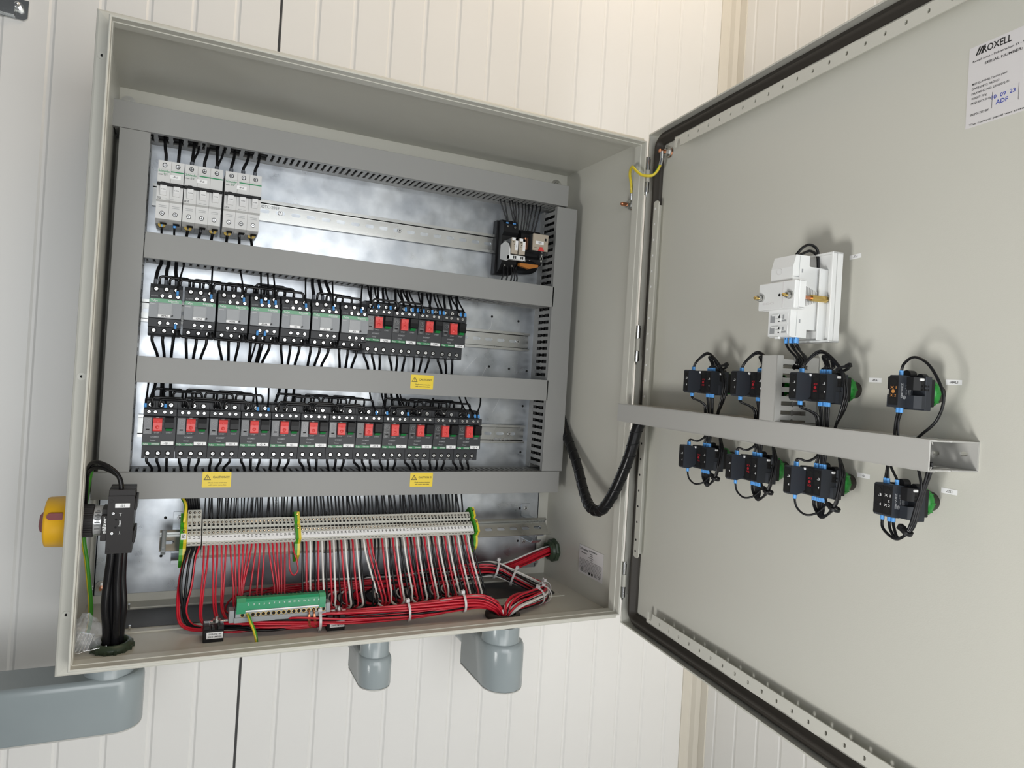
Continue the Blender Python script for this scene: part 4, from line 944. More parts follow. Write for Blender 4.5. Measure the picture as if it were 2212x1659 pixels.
# --- field wires below the terminals
def bundle_pts(cl, off, ph, sc=1.0):
    out = []
    for j, (x, y, z) in enumerate(cl):
        a = ph+j*0.35; out.append((x, y+off*math.cos(a)*sc, max(-8.6, z+off*math.sin(a)*sc)))
    return out
FRONT = [(175, 86, 3), (220, 79, 3), (262, 76, 3), (303, 74, 3), (340, 73, 3), (377, 72, 5), (434, 70, 7), (480, 67, 11), (523, 65, 15), (552, 63, 16), (572, 60, 10)]
DOWN = [(583, 58, 0), (587, 57, -14)]
REAR = [(210, 184, 12), (250, 190, 12), (330, 190, 13), (410, 190, 15), (490, 190, 17), (560, 190, 20), (600, 189, 23), (636, 184, 24), (664, 167, 14), (690, 144, 5), (700, 124, 3), (690, 104, 2), (655, 84, 5), (622, 70, 6), (602, 62, 2)]
DOWN2 = [(593, 59, -4), (590, 58, -14)]
colr = {}
seq = 'brwbrwbrwbrwbrwbwrrbbrwbrwbwrbrwbrwbrwbrwbrwbrwb'
for i in range(23, 71): colr[i] = seq[i-23]
for i in range(1, 23): colr[i] = 'r'
CM = {'b': 'wire_black', 'r': 'wire_red', 'w': 'wire_white'}; CN = {'b': 'black', 'r': 'red', 'w': 'white'}
RL_ = [1.4, -5, 9, 4, 4.5, 0, 13, 3, 3, 4, 5, -3, -10, -14, -5, 2, 14, 12, 6, 3]
redb = [(141.4, 130, 23.7)]
lean_r = [1, -4, 7, 3, 3, -1, 8, 5, 3, -1, -6, -12, -7, -3, -2, 12, 10, 6, 3, 1]
def spread(i, n, R_): # deterministic disc sampling
    return R_*math.sqrt(((i*7) % n+.5)/n), 2.399*i
for i in range(1, 21):
    x = TX[i]; st = tf(x, -15, 22); st2 = tf(x, -22, 25)
    dx = lean_r[i-1]
    if i <= 4: pts = [st, st2, (x+dx*.2, 144, 72), (x+dx*.7-2, 128, 30), (x+dx-3+i, 112, 5), (x+dx+10, 100, -3+i)]
    else: pts = [st, st2, (x+dx*.3, 146, 70), (x+dx*.8, 138, 38), (x+dx, 126, 12), (x+dx+8, 110, 0), (x+dx+24, 96, -2)]
    off, ph = spread(i, 20, 11)
    cl = [p for p in FRONT if p[0] > pts[-1][0]+14]
    pts += bundle_pts(cl, off, ph)+bundle_pts(DOWN, off*.9, ph+3)
    wire('field_wire', 'red wire hanging from terminal %d of the angled strip' % i, 'wire', 'red, white and black field wires', pts, 1.45, 'wire_red', n=6, sm=4)
x1, x2 = TX[21], TX[22]
wire('wire_loop', 'short red wire looping from terminal 21 back up to terminal 22', 'wire', 'red, white and black field wires', [tf(x1, -15, 22), tf(x1, -22, 25), (x1+.5, 147, 75), (x1+2, 143, 58), (x1+8, 142, 49), (x1+14, 143, 56), (x1+12, 146, 70), (x2+1, 150, 84), tf(x2, -15, 22)], 1.25, 'wire_red', n=7)
for i in range(23, 71):
    x = TX[i]; st = tf(x, -15, 22); st2 = tf(x, -22, 25); c = colr[i]
    t_ = (i-23)/47
    ln = 1+t_*16+rnd.uniform(-2, 2)
    if i in (32, 33, 34): ln += 1
    if 39 <= i <= 41: ln += 15
    if i in (42, 43): ln = -6+rnd.uniform(-1, 1)
    if i == 70: ln = 18
    r = 1.75
    base = [st, st2, (x+ln*.12, 147, 74), (x+ln*.55, 140, 44), (x+ln*.95, 130, 16), (x+ln*1.02, 124, 2)]
    if i <= 31:
        off, ph = spread(i, 48, 9)
        cl = [(max(x+ln+22, 0), 112, -3)]+[(p[0], p[1]+(22 if p[0] < 360 else 10 if p[0] < 440 else 0), p[2]-2 if p[0] < 440 else p[2]) for p in FRONT if p[0] > x+ln+45]
        pts = base+bundle_pts(cl, off, ph)+bundle_pts(DOWN, off*.9, ph+3)
    elif i in (39, 45, 50, 60):
        off, ph = spread(i, 48, 10)
        cl = [p for p in FRONT if p[0] > x+ln+30]
        pts = base+[(x+ln+16, 98, 2)]+bundle_pts([(p[0], p[1], p[2]+5) for p in cl], off*.4, ph)+bundle_pts(DOWN, off*.9, ph+3)
    else:
        off, ph = spread(i, 48, 12.5)
        k = rnd.uniform(0, 1)
        curl = [(x+ln*.9-6, 138, -6), (x+ln*.6-18-14*k, 158, -5), (x+ln*.4-14-16*k, 178, 3), (x+ln*.4+16, 188, 9)]
        cl = [p for p in REAR if p[0] > x+ln+45 or p[1] < 170]
        pts = base+curl+bundle_pts(cl, off, ph, 1.0)+bundle_pts(DOWN2, off*.8, ph+4)
    wire('field_wire', '%s wire hanging from terminal %d of the angled strip' % (CN[c], i), 'wire', 'red, white and black field wires', pts, r, CM[c], n=6, sm=4)
# wires from the L1 terminals
for i in range(3):
    x = TX['L%d' % i]
    for k in range(2):
        c = 'b' if not (i == 2 and k == 1) else 'r'
        st = tf(x-1+2*k, -15, 22); st2 = tf(x-1+2*k, -22, 25)
        q = 2.2*i+1.2*k
        pts = [st, st2, (x-5+q*.2, 146, 78), (x-8+q*.3, 138, 45), (120+q*.8, 126, 16), (125+q, 114, 1), (136+q, 104, -5+q*.5), (158, 95, -5+q)]
        off, ph = spread(i*2+k, 6, 9)
        pts += bundle_pts([p for p in FRONT if p[0] > 180], off, ph+1)+bundle_pts(DOWN, off*.9, ph+3)
        wire('field_wire', '%s wire hanging from the %s tall L1 terminal, %s one' % (CN[c], W3[i], 'left' if k == 0 else 'right'), 'wire', 'wires hanging from the L1 terminals', pts, 1.9, CM[c], n=6, sm=4)
for k, (xx, dz) in enumerate(((114, 0), (116.5, 2))):
    pts = [(xx+6, 158, 84), (xx, 150, 54), (xx-1.5, 132, 23), (xx+2, 112, 3), (xx+16, 102, -5+dz), (xx+40, 93, -4+dz)]+bundle_pts([p for p in FRONT if p[0] > 170], 7, k*2)+bundle_pts(DOWN, 6, 3+k)
    wire('field_wire', 'red wire sweeping furthest left under the terminal strip, %s one' % ('outer', 'inner')[k], 'wire', 'wires hanging from the L1 terminals', pts, 1.5, 'wire_red', n=6, sm=4)
# wires from the right wall gland running along the back
GL = [(782, 216, 43), (764, 214, 42), (740, 211, 37), (710, 207, 29), (680, 203, 22), (650, 198, 18), (600, 193, 16), (560, 191, 15)]
gcol = 'rrrrrrrrrrrrwbr'
for i, c in enumerate(gcol):
    off, ph = spread(i, 15, 8.5)
    if c == 'w': off, ph = 9.5, 1.57-.9
    end = 190+((i*37) % 11)*18
    pts = [(p[0], p[1]+off*math.cos(ph+j*.15), max(-6, p[2]+off*math.sin(ph+j*.15)*(1 if j < 4 else .9))) for j, p in enumerate(GL)]
    pts += [(xq, 190+off*math.cos(ph+.1*j), 12+off*math.sin(ph+.2*j)) for j, xq in enumerate((490, 430, 370, 310, 260, 215)) if xq > end+10]
    pts += [(end, 184, 6), (end-10, 165, -5), (end+4, 145, -7)]
    wire('field_wire', 'red wire running from the green gland in the right wall along the back' if c == 'r' else '%s wire running from the green gland in the right wall along the back' % CN[c], 'wire', 'wires from the right wall gland', pts, 1.5, CM[c], n=6, sm=3)
# --- cable ties (translucent)
def tie(c, d, rr, label, m='tie_clear', frame=None, w_=3.6, head=(0, 0, 1), group='translucent cable ties'):
    c, d = Vector(c), Vector(d).normalized(); h = Vector(head); h = (h-d*h.dot(d)).normalized(); e = d.cross(h)
    mb = M(m, frame=frame); mb.ring(c-d*w_/2, c+d*w_/2, rr+1.0, rr, m, 26)
    p = c+h*(rr+2.6); vs = []
    for a in (-1, 1):
        for b in (-1, 1):
            for q in (-1, 1): vs.append(p+d*(a*w_*.75)+e*(b*w_*.7)+h*(q*2.4))
    mb.add(vs, [(0, 1, 3, 2), (4, 6, 7, 5), (0, 4, 5, 1), (2, 3, 7, 6), (0, 2, 6, 4), (1, 5, 7, 3)], m)
    mb.cyl(p, p+h*4+e*3, 1.1, m, 6)
    return tag(mb.build('cable_tie'), label, 'cable tie', group)
for p, d, rr, lb in (((302, 74, 3), (1, -.05, 0), 13.2, 'below the right end of the green busbar'), ((434, 70, 7), (1, -.05, .05), 13.8, 'in the middle of the front red bundle'), ((522, 65, 15), (1, -.05, .06), 13.8, 'just left of where the front bundle dives into the floor opening'),
                     ((637, 184, 24), (1, -.3, -.3), 15.5, 'upper left one on the rear bundle'), ((665, 166, 14), (.75, -.6, -.3), 15.5, 'second one along the rear bundle'), ((672, 93, 4), (-.8, -.45, 0), 13, 'front one of three at the right bend of the bundle'), ((689, 103, 3), (-.6, -.7, 0), 13.4, 'middle one of three at the right bend of the bundle'), ((701, 122, 4), (0.1, -1, 0), 13.4, 'rearmost of three at the right bend of the bundle')):
    tie(p, d, rr, 'translucent cable tie '+lb)
# ================================================================== glands in floor and wall
t = thing('cable_gland', (37, 80, -11), 'dark green gland ring on the cabinet floor round the thick black cables', 'cable gland')
mb = M('gland_green', 'hole_black'); mb.lathe([(17, -11), (17, -2), (19, -.5), (21.5, -.8), (22.5, -3), (25, -4.5), (25.5, -8), (24, -11)], (37, 80, 0), (0, 0, 1), 0, 40); mb.cyl((37, 80, -9.4), (37, 80, -9), 17, 'hole_black', 30)
for k in range(14):
    a = k*2*math.pi/14; mb.box(37+24.5*math.cos(a)-2, 37+24.5*math.cos(a)+2, 80+24.5*math.sin(a)-2, 80+24.5*math.sin(a)+2, -11, -5, 'gland_green', .6)
mb.build('lock_ring', t)
t = thing('cable_gland', (587, 57, -11), 'dark gland ring in the floor where the red bundle goes down', 'cable gland')
mb = M('gasket_black', 'hole_black'); mb.lathe([(21, -11), (21, -3), (23.5, -1), (25.5, -2.5), (27.5, -4), (28, -8), (27, -11)], (589, 58, 0), (0, 0, 1), 0, 40); mb.cyl((589, 58, -10), (589, 58, -9.6), 21, 'hole_black', 30)
mb.build('lock_ring', t)
t = thing('cable_gland', (777, 216, 22), 'dark green gland in the right inner wall with red wires coming out', 'cable gland')
mb = M('gland_green', 'hole_black'); mb.lathe([(22, 0), (22.5, -4), (21, -7), (17.5, -7.5), (17, -15), (15.5, -16.5), (13, -16), (13, -2)], (777, 216, 43), (1, 0, 0), 0, 8, smooth=False)
mb.lathe([(18.5, -5), (18, -10), (16, -14), (13.4, -14.5)], (777, 216, 43), (1, 0, 0), 0, 36); mb.cyl((775, 216, 43), (774, 216, 43), 13, 'hole_black', 24); mb.build('lock_nut', t)
# ================================================================== isolator switch
t = thing('main_isolator', (35, 76, 118), 'black main isolator switch with yellow ring and dark red handle outside', 'isolator switch')
mb = M('switch_black', 'hole_black', 'screw_zinc', 'print_white', 'tag_white')
mb.prism([(24.2, 118.5), (54, 118.5), (54, 189), (52.5, 190), (24.2, 190)], 'y', 52, 100, 'switch_black')
mb.box(17.6, 24.4, 53, 98, 134.5, 166, 0, .6)
for k in range(4): mb.box(24.4, 54, 55+11*k, 63+11*k, 189.5, 197.5, 0, .5)
mb.box(24.4, 53, 66, 100, 190, 193, 0)
for z in (180, 139): mb.box(54, 56.8, 56, 96, z-9, z+7, 0, .8)
for x, z in ((30.8, 168.5), (30.5, 143.8)): screw(mb, x, 52, z, 1.9, cup=1.2)
for x, z in ((28, 184), (27, 123)): mb.ring((x, 51.9, z), (x, 51.8, z), 2.2, 1.9, 'hole_black', 16)
for z in (161, 151): mb.cyl((34.3, 52, z), (34.3, 51.85, z), 1.4, 'hole_black', 10, smooth=False)
mb.text('sälzer', (21.4, 52.7, 154), 4.2, 'print_white', (0, 0, 1), (-1, 0, 0), w=20.5); mb.text('Front', (38.6, 51.8, 156), 3.0, 'print_white', (0, 0, 1), (-1, 0, 0), w=7.2)
for z, sg in ((167, 1), (144.5, -1)):
    mb.box(38.8, 39.1, 51.8, 51.95, z-1.8, z+1.8, 'print_white'); mb.box(37.2, 40.7, 51.8, 51.95, z+sg*1.7-.15, z+sg*1.7+.15, 'print_white')
mb.build('switch_block', t)
q = M('tag_white', 'print_black'); q.box(32.3, 49, 51.3, 52, 175.6, 181, 'tag_white', .5); q.text('-Si1', (40.6, 51.2, 178.3), 2.8, 'print_black'); q.build('name_tag', t)
mb = M('collar_label', 'print_black'); mb.cyl((8.5, 76, 155), (17.7, 76, 155), 18.6, 'collar_label', 40)
for k in range(9):
    a = math.radians(200+k*17); c = Vector((13, 76+18.75*math.cos(a), 155-18.75*math.sin(a)))
for z in range(140, 172, 4):
    yy = 76-math.sqrt(max(0, 18.8**2-(z-155)**2)); mb.box(10, 16, yy-.1, yy+.2, z, z+.9, 'print_black'); mb.box(12, 15, yy-.1, yy+.5, z+2, z+2.5, 'print_black')
mb.build('label_collar', t)
mb = M('switch_black'); mb.cyl((-10.4, 76, 155), (8.5, 76, 155), 19.8, 0, 40)
for k in range(40):
    a = k*math.pi/20; mb.box(-8, 7.5, 76+19.9*math.cos(a)-.6, 76+19.9*math.cos(a)+.6, 155+19.9*math.sin(a)-.6, 155+19.9*math.sin(a)+.6, 0)
mb.box(17.7, 24, 60, 92, 166, 172, 0); mb.build('ribbed_collar', t)
mb = M('knob_yellow', 'hole_black'); 
mb.lathe([(0.01, 44.5), (27, 44.5), (29.6, 43.6), (30.4, 41), (31.2, 24), (34.5, 22), (34.8, 12.2), (0.01, 12.2)], (0, 76, 155), (-1, 0, 0), 0, 56)
P_ = []
for k in range(9):
    a = math.pi/2+math.pi*k/8; P_.append((-36+3.6*math.cos(a)*1.1, 168+4*math.sin(a)))
P_ += [(-23, 164), (-23, 172)]
mb.prism(P_, 'y', 44.6, 52, 'handle_red')
vs = [(x, 46.8, z) for x, z in P_]
mb.build('yellow_ring', t)
mb = M('handle_red'); mb.prism([(-44, 141), (-50, 145), (-51.5, 151), (-50.5, 164), (-44, 172)], 'y', 70, 92); mb.cyl((-44, 76, 155), (-46, 76, 155), 16, 0, 30); mb.build('handle', t)
for k in range(2):
    o_ = k*5.2; q = [(37-o_*.1, 62+o_, 188), (37.2, 60+o_, 201), (33, 62+o_, 214-o_*.3), (22, 66+o_, 224-o_*.9), (9, 72+o_, 229-o_*1.3), (0, 84+o_, 226-o_*1.6), (-6, 100+o_, 212-o_), (-7, 112, 188), (-7.2, 116, 160)]
    wire('feeder_cable', 'thick black cable arching over the top of the isolator, %s one' % ('front', 'rear')[k], 'cable', 'thick black isolator cables', q, 2.9, fer=[((37, 61.5+o_, 189), (37.1, 60.5+o_, 194), 3.4, 'ferrule_orange')] if k == 0 else ())
for k in range(4):
    ox, oy = (k-1.5)*6.2, (-4 if k % 2 else 4)
    q = [(37+(k-1.5)*5, 66+6*(k % 2), 124), (37+(k-1.5)*4.6, 66+6*(k % 2), 112), (36+(k-1.5)*5.4, 68+6*(k % 2), 80), (37+(k-1.5)*6.8, 72+oy*-.8, 48), (38+ox*.9, 76-oy*.8, 20), (38+ox*.8, 79-oy*.8, -2), (38+ox*.8, 80-oy*.8, -14)]
    wire('mains_cable', 'thick black mains cable, %s of four from the isolator down to the green gland ring' % ORD[k], 'cable', 'thick black mains cables', q, 5.0, n=12)
wire('earth_wire', 'green and yellow earth wire running down the left inner side', 'wire', None, [(-8, 170, 205), (-9, 150, 185), (-9.2, 136, 150), (-8, 130, 118), (-3, 130, 90), (1, 130, 62), (5, 131, 30), (5.5, 131, 8), (3, 131, -9)], 3.1, 'wire_green', m2='wire_yellow', n=12)
# ================================================================== busbar
t = thing('earth_busbar', (248, 75, -11), 'green-topped earth busbar with a row of round screw holes', 'busbar')
mb = M('busbar_green', 'hole_black', 'print_white')
mb.prism([(73, 26), (73, 38), (76, 41.5), (84, 42), (88, 39), (88, 26)], 'x', 187, 309, 'busbar_green')
for a, b in ((187, 199), (300, 309)): mb.prism([(71.4, 22.5), (71.4, 38), (76, 42.5), (84, 43), (89, 39), (89, 24)], 'x', a, b, 'busbar_green')
for k in range(22): mb.box(190+5.4*k, 192.6+5.4*k, 83, 88.4, 40.5, 42.6, 'hole_black')
for k in range(17): mb.text(str(k+1), (196+6.9*k, 72.7, 34.2), 2.4, 'print_white')
mb.build('green_cover', t)
mb = M('busbar_grey', 'hole_black', 'brass', 'tag_white', 'print_grey')
mb.box(184.6, 311, 72, 90, 10, 17, 0, .5); mb.box(186, 310.5, 73, 90, 17, 27, 0, .4); mb.box(199, 306, 72.6, 73.2, 24.5, 26.2, 'tag_white'); mb.box(178, 185, 74, 90, 10, 27, 0, .5); mb.box(310.6, 317, 74, 90, 12, 28, 0, .5)
for k in range(17):
    x = 195.4+6.95*k; mb.ring((x, 73.02, 20.2), (x, 72.6, 20.2), 3.0, 2.4, 'brass', 18); mb.cyl((x, 72.95, 20.2), (x, 72.85, 20.2), 2.45, 'hole_black', 16)
mb.text('- CE -', (245, 71.9, 13.4), 1.7, 'print_grey'); mb.build('terminal_strip', t)
for xa, xb, z in ((147, 190, 10.5), (306, 342, 11.5)):
    mb = M('nut_steel', 'bright_steel'); mb.box(xa, xb, 80, 84, z, z+2, 'bright_steel', .3); x = 163 if xa < 200 else 331; mb.cyl((x, 81, z+1), (x, 81, z+4.5), 5.2, 'nut_steel', 18); mb.cyl((x, 81, z+4.5), (x, 81, z+8), 2.2, 'nut_steel', 10); mb.build('support_bar', t)
for x0, w_ in ((146, 'L'), (312, 'R')):
    mb = M('unit_black', 'tag_white', 'print_black')
    mb.box(x0, x0+26, 66, 90, -11, 6, 0, .8); mb.box(x0, x0+8, 66, 90, 6, 11.5, 0, .6); mb.box(x0+18, x0+26, 66, 90, 6, 11, 0, .6); mb.box(x0+10, x0+14, 66, 76, 6, 9.5, 0, .4)
    mb.box(x0+4, x0+25, 65.6, 66, -5.5, 3.2, 'tag_white', .1)
    mb.text('LEGRAND - BP', (x0+14.8, 65.4, .8), 2.0, 'print_black', w=17); mb.text('87045 LIMOGES', (x0+14.8, 65.4, -2.8), 2.0, 'print_black', w=17)
    mb.build('insulating_foot', t)
wire('earth_wire', 'green and yellow earth wire leaving the second hole of the green busbar', 'wire', None, [(202.4, 76, 20.2), (203, 66, 20.5), (205, 58, 16), (209, 51, 8), (212, 46, -2), (213, 44, -10)], 2.3, 'wire_green', m2='wire_yellow', n=12, fer=())
for k, x in enumerate((285.9, 292.9)):
    mb = M('copper')
    for j in range(3): mb.tube([(x, 73, 20), (x-.6+j*.6, 68, 17), (x-1+j*1.2+k, 66.5, 8), (x+1+j*.9+2*k, 68, -1), (x+5+j+k, 70, -4)], .62, 0, 5, 3)
    tag(mb.build('bare_copper_strands'), 'bare copper strands hanging from the %s of the two used right holes of the busbar' % ('left', 'right')[k], 'wire', 'bare copper strands')
# ================================================================== bag of bolts
mb = M('bag_plastic'); n1, n2 = 30, 18; vs = []
rb = random.Random(3)
bump = lambda a, b: .12*math.sin(3*a+2*b)+.10*math.sin(7*a-4*b+1)+.06*math.sin(13*a+9*b)
for j in range(n2+1):
    b = math.pi*j/n2
    for i in range(n1):
        a = 2*math.pi*i/n1; r = 1+bump(a, b)
        vs.append((max(-9.8, 5+21*r*math.sin(b)*math.cos(a)), 80+20*r*math.sin(b)*math.sin(a), max(-10.8, 8+20*r*math.cos(b)+(6 if j < 2 else 0))))
mb.add(vs, [[j*n1+i, j*n1+(i+1) % n1, (j+1)*n1+(i+1) % n1, (j+1)*n1+i] for j in range(n2) for i in range(n1)], 0, True)
tag(mb.build('plastic_bag'), 'crumpled clear plastic bag of bolts in the bottom left corner', 'plastic bag')
for k in range(5):
    x = -4+4.2*k; mb = M('bright_steel'); top = Vector((x+5-k*.6, 74, 15-k)); bot = Vector((x-3, 72+k*1.2, -8))
    mb.cyl(bot, top, 1.7, 0, 10)
    for j in range(10): p = bot+(top-bot)*(j/10+.03); mb.cyl(p, p+(top-bot)*.03, 2.0, 0, 10)
    mb.cyl(bot, bot-(top-bot)*.06, 3.2, 0, 6, smooth=False); tag(mb.build('bolt'), 'shiny bolt in the clear bag, %s from the left' % ORD[k], 'bolt', 'bolts inside the clear bag')
mb = M('bright_steel')
for k in range(16): p = Vector((-9+2.6*k, 62+.9*math.sin(k), -7.6+.42*k+.5*math.sin(k*1.3))); mb.cyl(p, p+Vector((2.2, .2, .3)), .9, 0, 6)
tag(mb.build('bead_chain'), 'thin metal chain lying across the floor from the bag to the gland ring', 'chain')
# ================================================================== conduit fittings below
def stad(cx, y0, r, y1, k=14):
    return [(cx-r, y1)]+[(cx-r*math.cos(math.pi*i/k), y0-r*math.sin(math.pi*i/k)) for i in range(k+1)]+[(cx+r, y1)]
def fitting(label, cx, cy, rc, bx, r, yb, z1, zb):
    t = thing('conduit_fitting', (bx, cy, zb), label, 'conduit fitting', 'grey conduit fittings under the cabinet')
    mb = M('conduit_grey'); mb.lathe([(rc, -19), (rc, z1+2), (rc+1, z1)], (cx, cy, 0), (0, 0, 1), 0, 44); mb.build('collar', t)
    mb = M('conduit_grey'); pr_ = [(0, -8), (-2.5, -3.2), (-6.5, 0)]
    A = stad(bx, cy, r, yb); n = len(A)
    def ins(d): return stad(bx, cy, r-d, yb)
    rings = [(ins(7), z1), (ins(3), z1-2), (ins(.8), z1-6), (A, z1-12), (A, zb+2.5), (ins(1.2), zb+.6)]
    vs = [(x, y, z) for P, z in rings for x, y in P]
    mb.add(vs, [[j*n+i, j*n+(i+1) % n, (j+1)*n+(i+1) % n, (j+1)*n+i] for j in range(len(rings)-1) for i in range(n)], 0, True)
    mb.add(vs, [list(range(n)), list(range((len(rings)-1)*n, len(rings)*n))], 0); mb.build('elbow_body', t)
    mb = M('duct_pvc_light'); mb.prism(stad(bx, cy, r-.6, yb), 'z', zb-1.2, zb+.4); mb.build('cover_plate', t)
    mb = M('conduit_grey'); mb.cyl((bx, yb-1, (z1+zb)/2), (bx, WY, (z1+zb)/2), r*.72, 0, 28); mb.build('wall_pipe', t)
fitting('right grey conduit fitting, the larger of the two hanging mid-cabinet', 587.5, 58, 29.5, 592.5, 33.5, 142, -44, -116)
fitting('smaller grey conduit fitting left of the large one under the cabinet', 382, 58, 21, 384, 24, 117, -44, -89)
t = thing('conduit_fitting', (0, 80, -106), 'long grey conduit fitting reaching out of the picture at the lower left', 'conduit fitting', 'grey conduit fittings under the cabinet')
mb = M('conduit_grey'); mb.lathe([(29, -19), (29, -36), (30.5, -39)], (36, 80, 0), (0, 0, 1), 0, 44); mb.build('collar', t)
def hst(d, k=14): r = 33-d; return [(-420, 80-r)]+[(45+r*math.sin(math.pi*i/k), 80-r*math.cos(math.pi*i/k)) for i in range(k+1)]+[(-420, 80+r)]
rings = [(hst(6), -38), (hst(2.2), -39.5), (hst(.6), -42.5), (hst(0), -47), (hst(0), -102.5), (hst(1), -105)]; n = len(rings[0][0]); vs = [(x, y, z) for P, z in rings for x, y in P]
mb = M('conduit_grey'); mb.add(vs, [[j*n+i, j*n+(i+1) % n, (j+1)*n+(i+1) % n, (j+1)*n+i] for j in range(len(rings)-1) for i in range(n)], 0, True); mb.add(vs, [list(range(n)), list(range((len(rings)-1)*n, len(rings)*n))], 0); mb.build('elbow_body', t)
mb = M('duct_pvc_light'); mb.prism(hst(.6), 'z', -106.4, -104.6); mb.build('cover_plate', t)
# ================================================================== wall bracket, top left
t = thing('wall_bracket', (-150, 257, 835), 'small steel bracket screwed to the wall at the top left', 'bracket')
mb = M('rail_steel'); mb.prism([(-190, 842), (-186, 838), (-139, 837), (-134.5, 841), (-134, 866), (-190, 868)], 'y', 254.6, 256.4); mb.prism([(-190, 842), (-150, 840), (-150, 862), (-190, 864)], 'y', 249, 254.6); mb.build('bracket_plate', t)
mb = M('bright_steel', 'hole_black'); mb.cyl((-146, 254.5, 854.5), (-146, 250.5, 854.5), 6.4, 'nut_steel', 20); mb.cyl((-146, 250.5, 854.5), (-146, 245, 854.5), 4.6, 'bright_steel', 6, smooth=False); mb.lathe([(0.01, 3), (2.6, 2.2), (3.6, 0)], (-146, 245, 854.5), (0, -1, 0), 'bright_steel', 16); mb.build('bracket_bolt', t)
# ================================================================== spiral-wrapped cable and earth strap
SPR = [(768, 222, 330), (767, 205, 300), (765, 175, 262), (755, 125, 222), (736, 70, 182), (726, 34, 164), (729, 8, 166), (736, -14, 202), (743, -34, 256), (751, -46, 310), (768, -70, 322)]
t = thing('wrapped_cable', (725, 30, 160), 'thick black spiral-wrapped cable loop running from the cabinet to the door duct', 'cable')
mb = M('wire_black'); mb.tube(SPR, 8.6, 0, 14, 6); mb.build('cable_core', t)
P_ = cat(SPR, 10); vs = []; mb = M('unit_black'); d0 = (P_[1]-P_[0]).normalized(); a0 = d0.orthogonal().normalized(); pts = []
for i in range(len(P_)):
    qd = (P_[min(i+1, len(P_)-1)]-P_[max(i-1, 0)]).normalized(); a0 = (a0-qd*a0.dot(qd)).normalized(); c0_ = qd.cross(a0); pts.append((P_[i], a0.copy(), c0_.copy()))
hel = []
for i in range((len(pts)-1)*6):
    u_ = i/6; i0 = int(u_); f = u_-i0; p = pts[i0][0].lerp(pts[i0+1][0], f); a_ = pts[i0][1]; c_ = pts[i0][2]; an = u_*1.9; hel.append(p+(a_*math.cos(an)+c_*math.sin(an))*8.5)
mb.tube(hel, 0.8, 0, 5, 0); mb.build('spiral_wrap', t)
STR = [(771.5, 36, 684), (766, 32, 699), (757.4, 25, 712.5), (751.5, 12, 718.6), (753, 0, 708), (757.5, -9, 700.7), (766, -20, 699.1), (772, -24, 706), (776, -26, 716)]
t = thing('earth_strap', (770, 0, 690), 'short yellow and green earth strap bridging cabinet and door near the top hinge', 'earth strap')
mb = M('wire_yellow'); mb.tube(STR, 2.3, 'wire_yellow', 12, 6, m2='wire_green', twist=.02); mb.build('insulated_strap', t)
for p0, p1, e in (((771.5, 36, 684.5), (773, 38, 674), (770, 39, 668)), ((775.8, -26, 715), (777.5, -27, 726), (776.5, -27, 737))):
    mb = M('bright_steel'); mb.cyl(p0, p1, 2.6, 0, 12); mb.cyl(p1, e, 2.2, 0, 10, r2=3); mb.build('ring_lug', t)
def stud(p, d, label):
    t = thing('earth_stud', p, label, 'stud', 'copper tipped earth studs'); p, d = Vector(p), Vector(d).normalized()
    mb = M('nut_steel', 'copper'); mb.cyl(p, p+d*1.6, 8.4, 'nut_steel', 22); mb.cyl(p+d*1.6, p+d*3, 6.8, 'copper', 20); mb.cyl(p+d*3, p+d*5, 7.2, 'nut_steel', 20); mb.cyl(p+d*5, p+d*11, 5.6, 'nut_steel', 6, smooth=False); mb.build('nut', t)
    mb = M('copper'); mb.cyl(p+d*11, p+d*20, 3.2, 0, 12); mb.cyl(p+d*20, p+d*22, 3.2, 0, 12, r2=2); mb.build('threaded_tip', t)
stud((777, 41, 666), (-1, 0, 0), 'earth stud with copper tip on the right inner wall of the cabinet')
stud(tuple(door(-62, 13, 738)), tuple(-NN), 'earth stud with copper tip near the top corner of the door')
# ================================================================== door duct
t = thing('cable_duct', tuple(door(175, 13, 310)), 'long light grey cable duct crossing the inside of the door', 'cable duct')
mb = M('duct_pvc_light', frame='door'); a0, a1, c0, c1 = -76.5, 423, 310, 336.4
mb.slots('y', a0+1, a1-.5, c0+.6, c1-.6, 11.4, 13, [(a0+12+25*i, 324.5 if i % 2 else 322, 7, 4) for i in range(0, 20)])
for lo, hi in ((c0, c0+1.2), (c1-1.2, c1)):
    mb.box(a0+1, a1-.5, -3, 13, lo, hi); mb.box(a0+1, a1-.5, -44, -39, lo, hi)
    a = a0+2
    while a < a1-2:
        e = min(a+6.6, a1-.5); mb.prism([(a, -39), (e, -39), (e, -23), (e+1, -21), (e, -19), (e, -3), (a, -3), (a, -19), (a-1, -21), (a, -23)], 'z', lo, hi); a += 9.9
for z0_, z1_ in ((c0+1.2, c0+4), (c1-4, c1-1.2)): mb.prism([(z0_, 0), (z1_, 0), (z1_, 1)], 'x', a0+2, a1-.5) if False else None
mb.build('duct_trough', t)
mb = M('duct_pvc_light', frame='door'); mb.box(a0, a1, -46, -44.6, c0-.4, c1+.4, 0, .4)
for lo, hi in ((c0-.6, c0+.4), (c1-.4, c1+.6)): mb.box(a0, a1, -46, -38.5, lo, hi)
for sg, c in ((1, c0+.4), (-1, c1-.4)): mb.prism([(-44.6, c), (-42, c+sg*3.4), (-41.4, c+sg*3.0), (-43.6, c)], 'x', a0+1, a1-.5)
mb.build('duct_cover', t)
t = thing('cable_duct', tuple(door(250, 13, 337)), 'short upright grey open slotted duct standing on the long door duct', 'cable duct')
mb = M('duct_pvc_light', frame='door'); s0, s1, z0, z1 = 226, 248, 337.2, 410.5
mb.box(s0, s1, 11.4, 13, z0, z1)
